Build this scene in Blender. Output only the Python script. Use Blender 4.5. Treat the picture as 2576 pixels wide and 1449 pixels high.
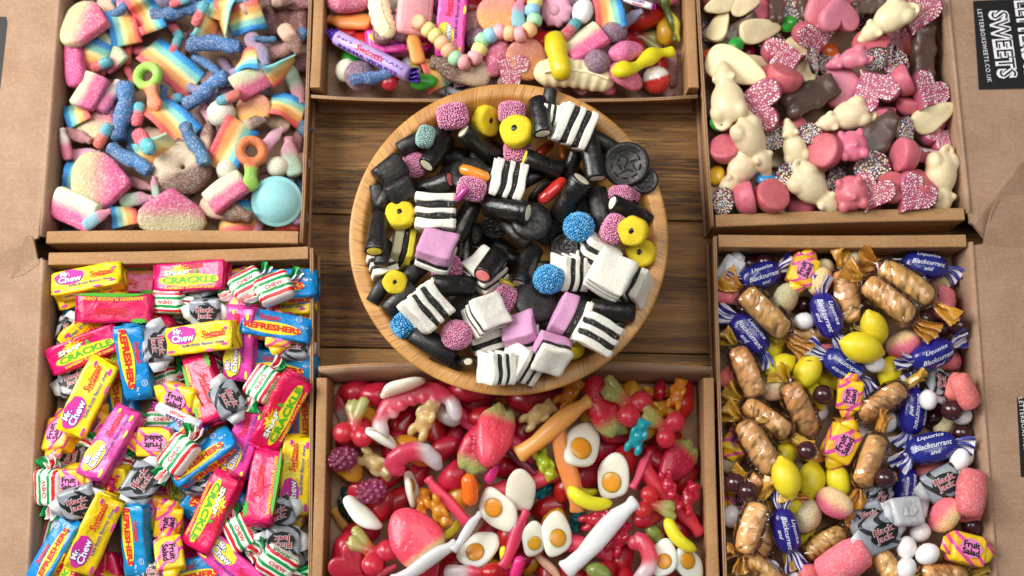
import bpy, bmesh, math, random
import numpy as np
from mathutils import Vector, Matrix, Euler, noise as mnoise

for o in list(bpy.data.objects): bpy.data.objects.remove(o, do_unlink=True)
scene = bpy.context.scene
COL = scene.collection
random.seed(7); RNG = np.random.default_rng(7)
S = 0.01                                    # everything below is written in centimetres

# ------------------------------------------------------------------ camera, world, lights, exposure
TILT, DIST, FPX = math.radians(10.5), 70.0, 2940.0     # FPX: focal length in units of a 2576 px wide picture
CAMP = np.array([0.0, -DIST * math.sin(TILT), DIST * math.cos(TILT)])
cam_d = bpy.data.cameras.new('camera'); cam = bpy.data.objects.new('camera', cam_d); COL.objects.link(cam)
cam.location = CAMP * S; cam.rotation_euler = (TILT, 0, 0)
cam_d.sensor_width = 36; cam_d.lens = FPX / 2576 * 36; cam_d.clip_start = 0.02; cam_d.clip_end = 20
cam_d.dof.use_dof = True; cam_d.dof.focus_distance = 0.635; cam_d.dof.aperture_fstop = 6.3
scene.camera = cam
w = bpy.data.worlds.new('World'); scene.world = w; w.use_nodes = True
w.node_tree.nodes['Background'].inputs[0].default_value = (0.93, 0.96, 1.0, 1)
w.node_tree.nodes['Background'].inputs[1].default_value = 0.21

def area(name, loc, size, energy, color, target=(0, 0, 2)):
    d = bpy.data.lights.new(name, 'AREA'); d.shape = 'RECTANGLE'; d.size, d.size_y = size[0] * S, size[1] * S
    d.energy = energy; d.color = color
    o = bpy.data.objects.new(name, d); COL.objects.link(o); o.location = Vector(loc) * S
    o.rotation_euler = (Vector(target) - Vector(loc)).to_track_quat('-Z', 'Y').to_euler()
area('window_light', (-85, 30, 80), (55, 80), 25.0, (1.0, 0.975, 0.94))
area('ceiling_light', (20, 30, 150), (100, 60), 11.0, (1.0, 0.97, 0.93))

scene.view_settings.view_transform = 'Standard'; scene.view_settings.look = 'None'
scene.view_settings.exposure = -0.22; scene.view_settings.gamma = 1.0; scene.view_settings.use_curve_mapping = False
scene.cycles.use_denoising = True
scene.cycles.max_bounces = 10; scene.cycles.transparent_max_bounces = 16
scene.cycles.caustics_reflective = False; scene.cycles.caustics_refractive = True; scene.cycles.sample_clamp_indirect = 5.0
scene.render.engine = 'CYCLES'

def P(u, v, z):
    """the point at height z (cm) seen at (u, v) of a 2576 x 1449 picture"""
    dx, dy = (u - 1288) / FPX, -(v - 724.5) / FPX
    c, s = math.cos(TILT), math.sin(TILT)
    d = np.array([dx, dy * c + s, dy * s - c])
    t = (z - CAMP[2]) / d[2]
    return CAMP + t * d

# ------------------------------------------------------------------ materials
def lin(c): return c / 12.92 if c <= 0.04045 else ((c + 0.055) / 1.055) ** 2.4
def hx(h, k=1.0): return tuple(min(1, lin(int(h[i:i + 2], 16) / 255) * k) for i in (0, 2, 4)) + (1.0,)
MATS = {}
class G:
    def __init__(s, name):
        s.m = bpy.data.materials.new(name); s.m.use_nodes = True
        s.t = s.m.node_tree; s.b = s.t.nodes['Principled BSDF']; s.out = s.t.nodes['Material Output']; s._c = {}
    def n(s, typ, attrs=None, **ins):
        nd = s.t.nodes.new(typ)
        for k, v in (attrs or {}).items(): setattr(nd, k, v)
        for k, v in ins.items(): s.set(nd, k, v)
        return nd
    def set(s, nd, k, v):
        key = int(k[1:]) if k[0] == '_' and k[1:].isdigit() else k.replace('_', ' ')
        i = nd.inputs[key]
        if isinstance(v, bpy.types.NodeSocket): s.t.links.new(v, i)
        else: i.default_value = v
    def bs(s, **ins):
        for k, v in ins.items(): s.set(s.b, k, v)
    def co(s):                                          # object coordinates in cm
        if 'co' not in s._c:
            tc = s.n('ShaderNodeTexCoord')
            s._c['co'] = s.n('ShaderNodeVectorMath', {'operation': 'SCALE'}, _0=tc.outputs['Object'], Scale=100.0).outputs[0]
        return s._c['co']
    def wob(s):                                         # the same, shifted per object
        if 'wob' not in s._c:
            oi = s.n('ShaderNodeObjectInfo')
            r = s.n('ShaderNodeMath', {'operation': 'MULTIPLY'}, _0=oi.outputs['Random'], _1=53.0)
            s._c['wob'] = s.n('ShaderNodeVectorMath', {'operation': 'ADD'}, _0=s.co(), _1=r.outputs[0]).outputs[0]
        return s._c['wob']
    def axis(s, a):
        sp = s.n('ShaderNodeSeparateXYZ', _0=s.co()); return sp.outputs['XYZ'.index(a)]
    def noise(s, scale, detail=3, rough=0.6, vec=None, dist=0.0):
        return s.n('ShaderNodeTexNoise', Vector=vec or s.wob(), Scale=scale, Detail=detail, Roughness=rough, Distortion=dist).outputs['Fac']
    def math(s, op, a, b=0.0, clamp=False):
        return s.n('ShaderNodeMath', {'operation': op, 'use_clamp': clamp}, _0=a, _1=b).outputs[0]
    def rng(s, v, a, b, c=0.0, d=1.0):
        return s.n('ShaderNodeMapRange', {'interpolation_type': 'SMOOTHSTEP'}, Value=v, _1=a, _2=b, _3=c, _4=d).outputs[0]
    def mix(s, f, a, b, mode='MIX'):
        nd = s.n('ShaderNodeMix', {'data_type': 'RGBA', 'blend_type': mode}); s.set(nd, '_0', f); s.set(nd, '_6', a); s.set(nd, '_7', b)
        return nd.outputs[2]
    def ramp(s, f, stops, const=False):
        nd = s.n('ShaderNodeValToRGB', _0=f); cr = nd.color_ramp
        if const: cr.interpolation = 'CONSTANT'
        while len(cr.elements) < len(stops): cr.elements.new(0.5)
        for e, (p, c) in zip(cr.elements, stops): e.position = p; e.color = c
        return nd.outputs[0]
    def vary(s, c, amt=0.22, hue=0.02):
        oi = s.n('ShaderNodeObjectInfo').outputs['Random']
        v = s.rng(oi, 0, 1, 1 - amt, 1 + amt)
        o2 = s.math('FRACT', s.math('MULTIPLY', oi, 7.31))
        h = s.rng(o2, 0, 1, 0.5 - hue, 0.5 + hue)
        return s.n('ShaderNodeHueSaturation', Color=c, Value=v, Hue=h).outputs[0]
    def bump(s, h, strength, dist, normal=None):
        nd = s.n('ShaderNodeBump', Height=h, Strength=strength, Distance=dist * S)
        if normal: s.set(nd, 'Normal', normal)
        return nd.outputs[0]

def two(g, c1, c2, ax, mid, soft, wob=0.25):
    if c2 is None: return hx(c1)
    v = g.axis(ax); n = g.noise(0.9, 2)
    v = g.math('ADD', v, g.math('MULTIPLY', g.math('SUBTRACT', n, 0.5), wob * 2))
    return g.mix(g.rng(v, mid - soft, mid + soft), hx(c1), hx(c2))

def M(key, fn, *a, **k):
    if key not in MATS:
        g = G(key); fn(g, *a, **k); MATS[key] = g.m
    return MATS[key]
def sugar(g, c1, c2=None, ax='X', mid=0.0, soft=0.4, amt=0.45, sss=0.35):
    c = g.vary(two(g, c1, c2, ax, mid, soft) if c2 else hx(c1), 0.14, 0.012)
    vo = g.n('ShaderNodeTexVoronoi', Vector=g.wob(), Scale=7.5)
    gr = g.rng(vo.outputs['Distance'], 0.40, 0.22)
    patch = g.rng(g.noise(2.3, 4, 0.7), 0.35, 0.62)
    fine = g.rng(g.noise(10, 3, 0.75), 0.52, 0.6)
    f = g.math('MULTIPLY', g.math('MAXIMUM', g.math('MULTIPLY', gr, 0.8), fine), g.rng(patch, 0, 1, amt * 0.35, min(1, amt * 1.35)))
    col = g.mix(g.math('ADD', f, 0.05), c, g.mix(0.36, hx('f3eee8'), c))
    g.bs(Base_Color=col, Roughness=0.62, Subsurface_Weight=sss, Subsurface_Radius=(0.5, 0.35, 0.3), Subsurface_Scale=0.1 * S,
         Specular_IOR_Level=0.4, Normal=g.bump(g.math('ADD', gr, g.noise(9, 2)), 0.7, 0.05))
def jelly(g, c1, c2=None, ax='X', mid=0.0, soft=0.4, rough=0.3, dust=0.0, tr=0.5, bump=0.0):
    c = g.vary(two(g, c1, c2, ax, mid, soft, 0.1) if c2 else hx(c1), 0.12, 0.006)
    if tr > 0.05: c = g.n('ShaderNodeHueSaturation', Color=c, Value=1.18, Saturation=1.0).outputs[0]
    nrm = g.bump(g.noise(2.2, 3), 0.25, 0.1)
    if bump:
        vo = g.n('ShaderNodeTexVoronoi', Vector=g.wob(), Scale=bump)
        nrm = g.bump(g.rng(vo.outputs['Distance'], 0.2, 0.5), 0.6, 0.05, nrm)
    if dust: c = g.mix(g.math('MULTIPLY', g.rng(g.noise(16, 2, 0.8), 0.66, 0.74), dust), c, hx('fff6ec'))
    g.bs(Base_Color=c, Roughness=g.rng(g.noise(1.5), 0.3, 0.7, rough * 0.9, rough * 1.6), Subsurface_Weight=1.0, Subsurface_Radius=(1.0, 0.75, 0.65),
         Subsurface_Scale=0.8 * S, Transmission_Weight=tr, IOR=1.42, Specular_IOR_Level=0.5, Coat_Weight=0.22, Coat_Roughness=0.12, Normal=nrm)
def matte(g, c1, c2=None, ax='X', mid=0.0, soft=0.4, rough=0.55, sss=0.15, bump=0.35, bs=5.0, mott=0.12, coat=0.0):
    c = g.vary(two(g, c1, c2, ax, mid, soft) if c2 else hx(c1), 0.09, 0.008)
    n = g.noise(3.0, 5, 0.65)
    c = g.mix(g.rng(n, 0.3, 0.75), g.n('ShaderNodeHueSaturation', Color=c, Value=1 - mott).outputs[0], g.n('ShaderNodeHueSaturation', Color=c, Value=1 + mott, Saturation=0.95).outputs[0])
    g.bs(Base_Color=c, Roughness=rough, Subsurface_Weight=sss, Subsurface_Radius=(0.4, 0.3, 0.2), Subsurface_Scale=0.3 * S, Coat_Weight=coat, Coat_Roughness=0.2,
         Normal=g.bump(g.noise(bs, 4, 0.6), bump, 0.06))
def liq(g, dust=0.22, rough=0.27):                     # black liquorice: waxy, a little sugar dust
    n = g.noise(14, 2, 0.8); f = g.math('MULTIPLY', g.rng(n, 0.64, 0.72), dust)
    c = g.mix(f, g.mix(g.rng(g.noise(1.2, 4), 0.3, 0.7), hx('0d0b0a'), hx('1b1815')), hx('8d887f'))
    nrm = g.bump(g.noise(2.4, 5, 0.6), 0.5, 0.1, g.bump(g.noise(20, 2), 0.25, 0.02))
    g.bs(Base_Color=c, Roughness=g.rng(g.noise(2.0, 3), 0.3, 0.7, rough * 0.7, rough * 1.5), Specular_IOR_Level=0.6, Normal=nrm)
def fond(g, c, crumb=0.5):                             # fondant paste with dark crumbs
    n = g.noise(7.0, 5, 0.7)
    col = g.mix(g.math('MULTIPLY', g.rng(g.noise(9, 4, 0.8), 0.61, 0.7), crumb), g.mix(g.rng(n, 0.3, 0.7), hx(c), hx(c, 0.86)), hx('5b544c'))
    g.bs(Base_Color=col, Roughness=0.8, Subsurface_Weight=0.2, Subsurface_Radius=(0.5, 0.45, 0.4), Subsurface_Scale=0.2 * S, Normal=g.bump(n, 0.7, 0.07))
def fondliq(g):
    n = g.noise(8, 5, 0.75)
    g.bs(Base_Color=g.mix(g.rng(n, 0.57, 0.68), hx('171513'), hx('c4beb4')), Roughness=0.7, Normal=g.bump(n, 0.8, 0.07))
def beads(g, *cols):
    r = g.n('ShaderNodeNewGeometry').outputs['Random Per Island']
    k = len(cols)
    g.bs(Base_Color=g.ramp(r, [(i / k, hx(c)) for i, c in enumerate(cols)], True), Roughness=0.42, Subsurface_Weight=0.2, Subsurface_Scale=0.05 * S)
def paper(g, c, rough=0.34, var=0.06, crinkle=0.6, coat=0.25):
    c = hx(c) if isinstance(c, str) else c
    n = g.noise(1.3, 3, 0.55, dist=0.6); f = g.n('ShaderNodeTexVoronoi', Vector=g.wob(), Scale=1.1).outputs['Distance']
    g.bs(Base_Color=g.vary(c, var, 0.006), Roughness=rough, Coat_Weight=coat, Coat_Roughness=0.12, Normal=g.bump(g.math('ADD', n, f), crinkle, 0.16))
def ink(g, c): g.bs(Base_Color=hx(c), Roughness=0.5, Specular_IOR_Level=0.3)
def stripes(g, cols, ax='Y', half=0.8):                # bands of print or sugar across a width
    v = g.math('ADD', g.axis(ax), g.math('MULTIPLY', g.math('SUBTRACT', g.noise(2.0, 2), 0.5), 0.12))
    f = g.rng(v, -half, half); f = g.n('ShaderNodeMapRange', Value=v, _1=-half, _2=half).outputs[0]
    return g.ramp(f, cols, True)
def belt(g):
    v = g.math('ADD', g.axis('Y'), g.math('MULTIPLY', g.math('SUBTRACT', g.noise(1.6, 3), 0.5), 0.22))
    f = g.n('ShaderNodeMapRange', Value=v, _1=-0.95, _2=0.95).outputs[0]
    c = g.ramp(f, [(0, hx('e2555c')), (0.17, hx('e8695f')), (0.25, hx('f0a45c')), (0.4, hx('f2b266')), (0.46, hx('f3dc8e')), (0.56, hx('e8dfa0')), (0.63, hx('8fd0c0')), (0.76, hx('7fcdc6')), (0.83, hx('2f97d8')), (1, hx('2488d0'))])
    vo = g.n('ShaderNodeTexVoronoi', Vector=g.wob(), Scale=10.0); gr = g.rng(vo.outputs['Distance'], 0.4, 0.2)
    s = g.math('MULTIPLY', gr, g.rng(g.noise(4, 4), 0.35, 0.7, 0.08, 0.5))
    g.bs(Base_Color=g.mix(s, g.vary(c, 0.08, 0.006), hx('fbf5ea')), Roughness=0.65, Subsurface_Weight=0.2, Subsurface_Radius=(0.4, 0.3, 0.3), Subsurface_Scale=0.06 * S, Normal=g.bump(gr, 0.6, 0.05))
def bands(g, cols, half, ax='Y'):
    g.bs(Base_Color=stripes(g, cols, ax, half), Roughness=0.38, Coat_Weight=0.2, Normal=g.bump(g.noise(1.5, 3, 0.5, dist=0.6), 0.5, 0.14))
def swirl(g, a, b, c, sc):                             # two-colour wrapper print of soft rings
    w1 = g.n('ShaderNodeTexWave', {'wave_type': 'RINGS', 'rings_direction': 'SPHERICAL'}, Vector=g.wob(), Scale=sc, Distortion=3.0, Detail=1.0, Detail_Scale=0.6).outputs['Fac']
    col = g.ramp(w1, [(0, hx(a)), (0.52, hx(a)), (0.56, hx(b)), (0.86, hx(b)), (0.9, hx(c))])
    g.bs(Base_Color=col, Roughness=0.36, Coat_Weight=0.25, Coat_Roughness=0.15, Normal=g.bump(g.math('ADD', g.noise(1.5, 3, 0.5, dist=0.8), g.n('ShaderNodeTexVoronoi', Vector=g.wob(), Scale=1.3).outputs['Distance']), 0.5, 0.16))
def film(g, tint='ffffff', op=0.02, rough=0.06):       # clear cellophane
    gl = g.n('ShaderNodeBsdfGlossy', Color=(1, 1, 1, 1), Roughness=rough); tr = g.n('ShaderNodeBsdfTransparent', Color=hx(tint))
    vo = g.n('ShaderNodeTexVoronoi', {'feature': 'DISTANCE_TO_EDGE'}, Vector=g.wob(), Scale=1.1).outputs['Distance']
    nr = g.bump(g.math('ADD', g.noise(0.9, 3, 0.5, dist=1.0), g.rng(vo, 0, 0.12, 0.35, 0)), 0.12, 0.1)
    g.set(gl, 'Normal', nr)
    fr = g.n('ShaderNodeFresnel', IOR=1.38, Normal=nr).outputs[0]
    mx = g.n('ShaderNodeMixShader', _0=g.math('ADD', fr, op, True), _1=tr.outputs[0], _2=gl.outputs[0])
    g.t.links.new(mx.outputs[0], g.out.inputs[0])
def gold(g):
    nr = g.bump(g.math('ADD', g.noise(2.5, 4, 0.6, dist=1.2), 0.0), 0.8, 0.2)
    d = g.n('ShaderNodeBsdfTranslucent', Color=hx('c98a1e'))
    g.bs(Base_Color=g.vary(hx('d6a032'), 0.15), Metallic=0.0, Roughness=0.18, Coat_Weight=0.6, Coat_Roughness=0.08, Normal=nr, Transmission_Weight=0.25)
def card(g, c='ae8e77', c2='9c7d66'):
    n = g.noise(0.35, 3, vec=g.co()); fb = g.noise(14, 3, 0.7, vec=g.co()); sp = g.rng(g.noise(9, 2, 0.5, vec=g.co()), 0.72, 0.76)
    st = g.n('ShaderNodeTexNoise', Vector=g.n('ShaderNodeVectorMath', {'operation': 'MULTIPLY'}, _0=g.co(), _1=(0.6, 9.0, 5.0)).outputs[0], Scale=1.0, Detail=3).outputs['Fac']
    c = g.mix(g.rng(n, 0.3, 0.7), hx(c), hx(c2)); c = g.mix(g.rng(fb, 0.35, 0.7, 0, 0.45), c, hx('86664a')); c = g.mix(g.rng(g.noise(5, 4, 0.8, vec=g.co()), 0.45, 0.7, 0, 0.3), c, hx('c9ad8e')); c = g.mix(g.math('MULTIPLY', sp, 0.4), c, hx('6d5138')); c = g.mix(g.rng(st, 0.4, 0.8, 0, 0.1), c, hx('d4b898'))
    g.bs(Base_Color=c, Roughness=0.82, Specular_IOR_Level=0.25, Normal=g.bump(g.math('ADD', fb, st), 0.25, 0.02))
def cardedge(g):                                       # cut edge: fluting seen as a dark line
    g.bs(Base_Color=hx('8c6f55'), Roughness=0.9)
def tablewood(g, k):
    off = g.n('ShaderNodeObjectInfo').outputs['Random']; o2 = g.math('MULTIPLY', off, 40.0)
    cb = g.n('ShaderNodeCombineXYZ', X=o2, Y=o2, Z=0.0).outputs[0]
    v = g.n('ShaderNodeVectorMath', {'operation': 'ADD'}, _0=g.co(), _1=cb).outputs[0]
    v1 = g.n('ShaderNodeVectorMath', {'operation': 'MULTIPLY'}, _0=v, _1=(0.09, 1.5, 1.0)).outputs[0]
    v2 = g.n('ShaderNodeVectorMath', {'operation': 'MULTIPLY'}, _0=v, _1=(0.28, 7.5, 1.0)).outputs[0]
    n1 = g.noise(0.9, 5, 0.6, vec=v1, dist=0.8); n2 = g.noise(1.4, 5, 0.7, vec=v2, dist=0.3)
    c = g.ramp(n1, [(0.25, hx('452c16')), (0.42, hx('74502c')), (0.55, hx('94703f')), (0.72, hx('b28a52')), (0.85, hx('6a4a28'))])
    c = g.mix(g.rng(n2, 0.4, 0.58, 0.85, 0.0), c, hx('2a1a0e'))
    v3 = g.n('ShaderNodeVectorMath', {'operation': 'MULTIPLY'}, _0=v, _1=(0.5, 2.6, 1.0)).outputs[0]
    kn = g.noise(0.8, 6, 0.75, vec=v3, dist=0.4)
    c = g.mix(g.rng(kn, 0.56, 0.64, 0, 0.85), c, hx('1a110a'))
    pt = g.noise(0.25, 2, vec=v1); c = g.mix(g.rng(pt, 0.45, 0.7, 0, 0.45), c, hx('b98a54'))
    g.bs(Base_Color=g.vary(c, 0.12, 0.006), Roughness=g.rng(n2, 0.3, 0.7, 0.5, 0.7), Specular_IOR_Level=0.25, Normal=g.bump(g.math('ADD', n2, kn), 0.3, 0.03))
def bamboo(g, a='cb954e', b='b57f3e', lam=1.0):        # laminated strips, fine dark fibres
    sp = g.n('ShaderNodeSeparateXYZ', _0=g.co())
    ang = g.math('ARCTAN2', sp.outputs[1], sp.outputs[0])
    rad = g.math('SQRT', g.math('ADD', g.math('MULTIPLY', sp.outputs[0], sp.outputs[0]), g.math('MULTIPLY', sp.outputs[1], sp.outputs[1])))
    st = g.math('MULTIPLY', ang, 7.0)
    skew = g.math('ADD', st, g.math('MULTIPLY', rad, 0.28))
    cell = g.math('FLOOR', skew); wn = g.n('ShaderNodeTexWhiteNoise', {'noise_dimensions': '1D'}, W=cell).outputs[0]
    fibv = g.n('ShaderNodeCombineXYZ', X=g.math('MULTIPLY', skew, 16.0), Y=g.math('MULTIPLY', rad, 0.8), Z=g.math('MULTIPLY', sp.outputs[2], 0.9)).outputs[0]
    fib = g.noise(1.0, 3, 0.6, vec=fibv)
    c = g.mix(wn, hx(a), hx(b)); c = g.mix(g.rng(fib, 0.54, 0.62, 0, 0.8), c, hx('8a5a2b')); c = g.mix(g.rng(fib, 0.42, 0.28, 0, 0.4), c, hx('dcb070'))
    ed = g.math('FRACT', skew); c = g.mix(g.rng(ed, 0.0, 0.04, 0.45, 0), c, hx('8a5c30'))
    g.bs(Base_Color=c, Roughness=0.45, Normal=g.bump(fib, 0.2, 0.03), Coat_Weight=0.05)
# ------------------------------------------------------------------ mesh toolkit (numbers in cm)
def mesh(name, V, F, smooth=True, mi=None):
    me = bpy.data.meshes.new(name); me.from_pydata((np.asarray(V, float) * S).tolist(), [], [tuple(int(i) for i in f) for f in F]); me.update()
    if smooth: me.polygons.foreach_set('use_smooth', [True] * len(me.polygons))
    if mi is not None: me.polygons.foreach_set('material_index', mi)
    return me
def VF(me):
    V = np.empty(len(me.vertices) * 3); me.vertices.foreach_get('co', V); return V.reshape(-1, 3) / S, [tuple(p.vertices) for p in me.polygons]
def join(*parts):
    V, F, n = [], [], 0
    for v, f in parts:
        V.append(np.asarray(v, float)); F += [tuple(i + n for i in q) for q in f]; n += len(v)
    return np.concatenate(V), F
def loft(rings, cap=True):
    n = len(rings[0]); V = np.concatenate(rings); F = []
    for r in range(len(rings) - 1):
        for i in range(n): F.append((r * n + i, r * n + (i + 1) % n, (r + 1) * n + (i + 1) % n, (r + 1) * n + i))
    if cap:
        for r, fl in ((0, True), (len(rings) - 1, False)):
            c = len(V); V = np.vstack([V, rings[r].mean(0)])
            for i in range(n):
                a, b = r * n + i, r * n + (i + 1) % n
                F.append((b, a, c) if fl else (a, b, c))
    return V, F
def circ(n): t = np.arange(n) * 2 * math.pi / n; return np.cos(t), np.sin(t)
def lathe_x(prof, n=20, sy=1.0, sz=1.0):
    cy, cz = circ(n)
    return loft([np.stack([np.full(n, x), cy * r * sy, cz * r * sz], 1) for x, r in prof])
def lathe_z(prof, n=32, cap=True):
    cx, cy = circ(n)
    return loft([np.stack([cx * r, cy * r, np.full(n, z)], 1) for r, z in prof], cap)
def sweep(pts, wid, hei, n=14, p=2.4):
    """flattened tube along a plane curve pts (k,2), half width and half height at each point"""
    pts = np.asarray(pts, float); T = np.gradient(pts, axis=0); T /= np.linalg.norm(T, axis=1)[:, None]
    t = np.arange(n) * 2 * math.pi / n; cy = np.sign(np.cos(t)) * np.abs(np.cos(t)) ** (2 / p); cz = np.sign(np.sin(t)) * np.abs(np.sin(t)) ** (2 / p)
    R = []
    for (x, y), (tx, ty), a, b in zip(pts, T, wid, hei):
        R.append(np.stack([x - ty * cy * a, y + tx * cy * a, cz * b], 1))
    return loft(R)
def ell(c, r, n=16, m=10):
    R = []
    for j in range(m + 1):
        ph = -math.pi / 2 + math.pi * j / m; cx, cy = circ(n); k = max(math.cos(ph), 1e-3)
        R.append(np.stack([c[0] + r[0] * k * cx, c[1] + r[1] * k * cy, np.full(n, c[2] + r[2] * math.sin(ph))], 1))
    return loft(R)
def pillow(out, h, edge=0.35, flat=0.0, rings=7, bottom=1.0):
    """star-shaped outline out (k,2) puffed to half height h; flat>0 keeps a plateau"""
    out = np.asarray(out, float); c = out.mean(0); R = []
    seq = [math.pi / 2 * i / rings for i in range(rings + 1)]
    for sgn, hh in ((-1, h * bottom), (1, h)):
        rs = []
        for a in seq:
            f = flat + (1 - flat) * math.sin(a); f = max(f, 0.02)
            rs.append(np.column_stack([c + (out - c) * f, np.full(len(out), sgn * hh * math.cos(a) ** (1 - edge))]))
        R += rs if sgn < 0 else rs[::-1][1:]
    return loft(R)
def rbox(lx, ly, lz, r=0.12, seg=3, sub=0, amp=0.0, fr=1.0, seed=0):
    bm = bmesh.new(); bmesh.ops.create_cube(bm, size=1); bmesh.ops.scale(bm, vec=(lx, ly, lz), verts=bm.verts)
    if sub:
        bmesh.ops.subdivide_edges(bm, edges=bm.edges[:], cuts=sub, use_grid_fill=True)
        V = np.array([v.co[:] for v in bm.verts]); H = np.array([lx, ly, lz]) / 2
        for v in bm.verts:                                       # round the corners of the grid
            q = np.array(v.co); inn = np.clip(q, -(H - r), H - r); d = q - inn; L = np.linalg.norm(d)
            if L > 1e-6: q = inn + d / L * min(L, r) if np.count_nonzero(np.abs(d) > 1e-6) > 1 else q
            v.co = q
    elif r > 0:
        bmesh.ops.bevel(bm, geom=bm.edges[:], offset=r, segments=seg, profile=0.5, affect='EDGES', clamp_overlap=True)
    if amp:
        for v in bm.verts: v.co += mnoise.noise_vector(v.co * fr + Vector((seed * 7.3, seed, 0))) * amp
    bm.verts.index_update(); V = np.array([v.co[:] for v in bm.verts]); F = [tuple(v.index for v in f.verts) for f in bm.faces]; bm.free()
    return V, F
def deform(vf, amp, fr, seed):
    V = np.array(vf[0], float)
    for i, v in enumerate(V): V[i] += np.array(mnoise.noise_vector(Vector(v) * fr + Vector((seed * 3.1, seed * 1.7, 5)))) * amp
    return V, vf[1]
def remesh(parts, vox=0.07, it=6, fac=0.5):
    V, F = join(*parts); me = mesh('tmp', V, F); ob = bpy.data.objects.new('tmp', me); COL.objects.link(ob)
    m = ob.modifiers.new('r', 'REMESH'); m.mode = 'VOXEL'; m.voxel_size = vox * S
    m2 = ob.modifiers.new('s', 'SMOOTH'); m2.factor = fac; m2.iterations = it
    dg = bpy.context.evaluated_depsgraph_get(); e = bpy.data.meshes.new_from_object(ob.evaluated_get(dg))
    r = VF(e); bpy.data.objects.remove(ob); bpy.data.meshes.remove(me); bpy.data.meshes.remove(e); return r
def rot(vf, ax, deg):
    m = np.array(Matrix.Rotation(math.radians(deg), 3, ax)); return np.asarray(vf[0]) @ m.T, vf[1]
def mv(vf, x=0, y=0, z=0): return np.asarray(vf[0], float) + np.array([x, y, z]), vf[1]
def sc(vf, x=1, y=1, z=1): return np.asarray(vf[0], float) * np.array([x, y, z]), vf[1]

# lettering: the built-in font as flat meshes
_T = {}
def glyphs(s, shear=0.0, bold=0.0, space=1.0):
    k = (s, shear, bold, space)
    if k not in _T:
        c = bpy.data.curves.new('t', 'FONT'); c.body = s; c.size = 1; c.shear = shear; c.offset = bold; c.resolution_u = 2; c.space_character = space; c.space_line = 0.85
        c.align_x = 'CENTER'; o = bpy.data.objects.new('t', c); COL.objects.link(o)
        dg = bpy.context.evaluated_depsgraph_get(); e = bpy.data.meshes.new_from_object(o.evaluated_get(dg))
        V, F = VF(e); V *= S; V -= (V.min(0) + V.max(0)) / 2
        bpy.data.objects.remove(o); bpy.data.curves.remove(c); bpy.data.meshes.remove(e); _T[k] = (V, F)
    return _T[k]
def text(s, x, y, w, h=None, z=0.0, ang=0, **k):
    V, F = glyphs(s, **k); sz = np.ptp(V, axis=0); fx = w / sz[0]; fy = (h / sz[1]) if h else fx
    V, F = rot(sc((V, F), fx, fy, 1), 'Z', ang); return mv((V, F), x, y, z)
def blot(x, y, rx, ry, z, n=18, wob=0.0, seed=0, spikes=0):
    r = np.random.default_rng(seed); t = np.arange(n) * 2 * math.pi / n; k = 1 + wob * r.uniform(-1, 1, n)
    if spikes: k = np.where(np.arange(n) % 2 == 0, 1.0, 0.6)
    V = [(x + q * rx * a * math.cos(b), y + q * ry * a * math.sin(b), z) for q in (1, .75, .5, .25) for a, b in zip(k, t)] + [(x, y, z)]
    return np.array(V), [(j * n + i, j * n + (i + 1) % n, (j + 1) * n + (i + 1) % n, (j + 1) * n + i) for j in range(3) for i in range(n)] + [(3 * n + i, 3 * n + (i + 1) % n, 4 * n) for i in range(n)]

def bead_cloud(points, r, seed=0):
    t = (1 + 5 ** .5) / 2
    iv = np.array([(-1, t, 0), (1, t, 0), (-1, -t, 0), (1, -t, 0), (0, -1, t), (0, 1, t), (0, -1, -t), (0, 1, -t), (t, 0, -1), (t, 0, 1), (-t, 0, -1), (-t, 0, 1)]) / math.sqrt(1 + t * t)
    IF = [(0, 11, 5), (0, 5, 1), (0, 1, 7), (0, 7, 10), (0, 10, 11), (1, 5, 9), (5, 11, 4), (11, 10, 2), (10, 7, 6), (7, 1, 8), (3, 9, 4), (3, 4, 2), (3, 2, 6), (3, 6, 8), (3, 8, 9), (4, 9, 5), (2, 4, 11), (6, 2, 10), (8, 6, 7), (9, 8, 1)]
    rr = np.random.default_rng(seed); V, F = [], []
    for p in points:
        n = len(V) * 12; V.append(iv * r * rr.uniform(0.8, 1.15) + p); F += [tuple(i + n for i in f) for f in IF]
    return np.concatenate(V), F
def poisson(n, fn, dmin, seed):
    r = np.random.default_rng(seed); out = []
    for _ in range(n * 40):
        p = np.array(fn(r))
        if not out or np.min(np.linalg.norm(np.array(out) - p, axis=1)) > dmin: out.append(p)
        if len(out) >= n: break
    return np.array(out)
def twist(L, w0, w1, pl, seed, nx=7, nt=25, amp=0.2):
    """gathered wrapper end: a pleated fan from x=0 to x=L, with thickness"""
    r = np.random.default_rng(seed); ph = r.uniform(0, 6); V = []; 
    for i in range(nx):
        s = i / (nx - 1); wd = w0 + (w1 - w0) * s ** 0.8
        for j in range(nt):
            t = -1 + 2 * j / (nt - 1)
            V.append((L * s * (1 - 0.13 * t * t) + r.uniform(-.03, .03), wd * t + 0.06 * math.sin(5 * s + ph), amp * (0.5 + s) * math.sin(pl * t * math.pi + ph) + 0.10 * math.sin(9 * t + 4 * s + ph) + r.uniform(-.03, .03)))
    V = np.array(V); k = len(V); F = []; mi = []
    for i in range(nx - 1):
        for j in range(nt - 1):
            a = i * nt + j; F.append((a, a + nt, a + nt + 1, a + 1)); mi.append((j // 2) % 2)
    return V, F, mi
def fibo(n):
    i = np.arange(n) + .5; ph = np.arccos(1 - 2 * i / n); th = math.pi * (1 + 5 ** .5) * i
    return np.stack([np.cos(th) * np.sin(ph), np.sin(th) * np.sin(ph), np.cos(ph)], 1)

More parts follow.
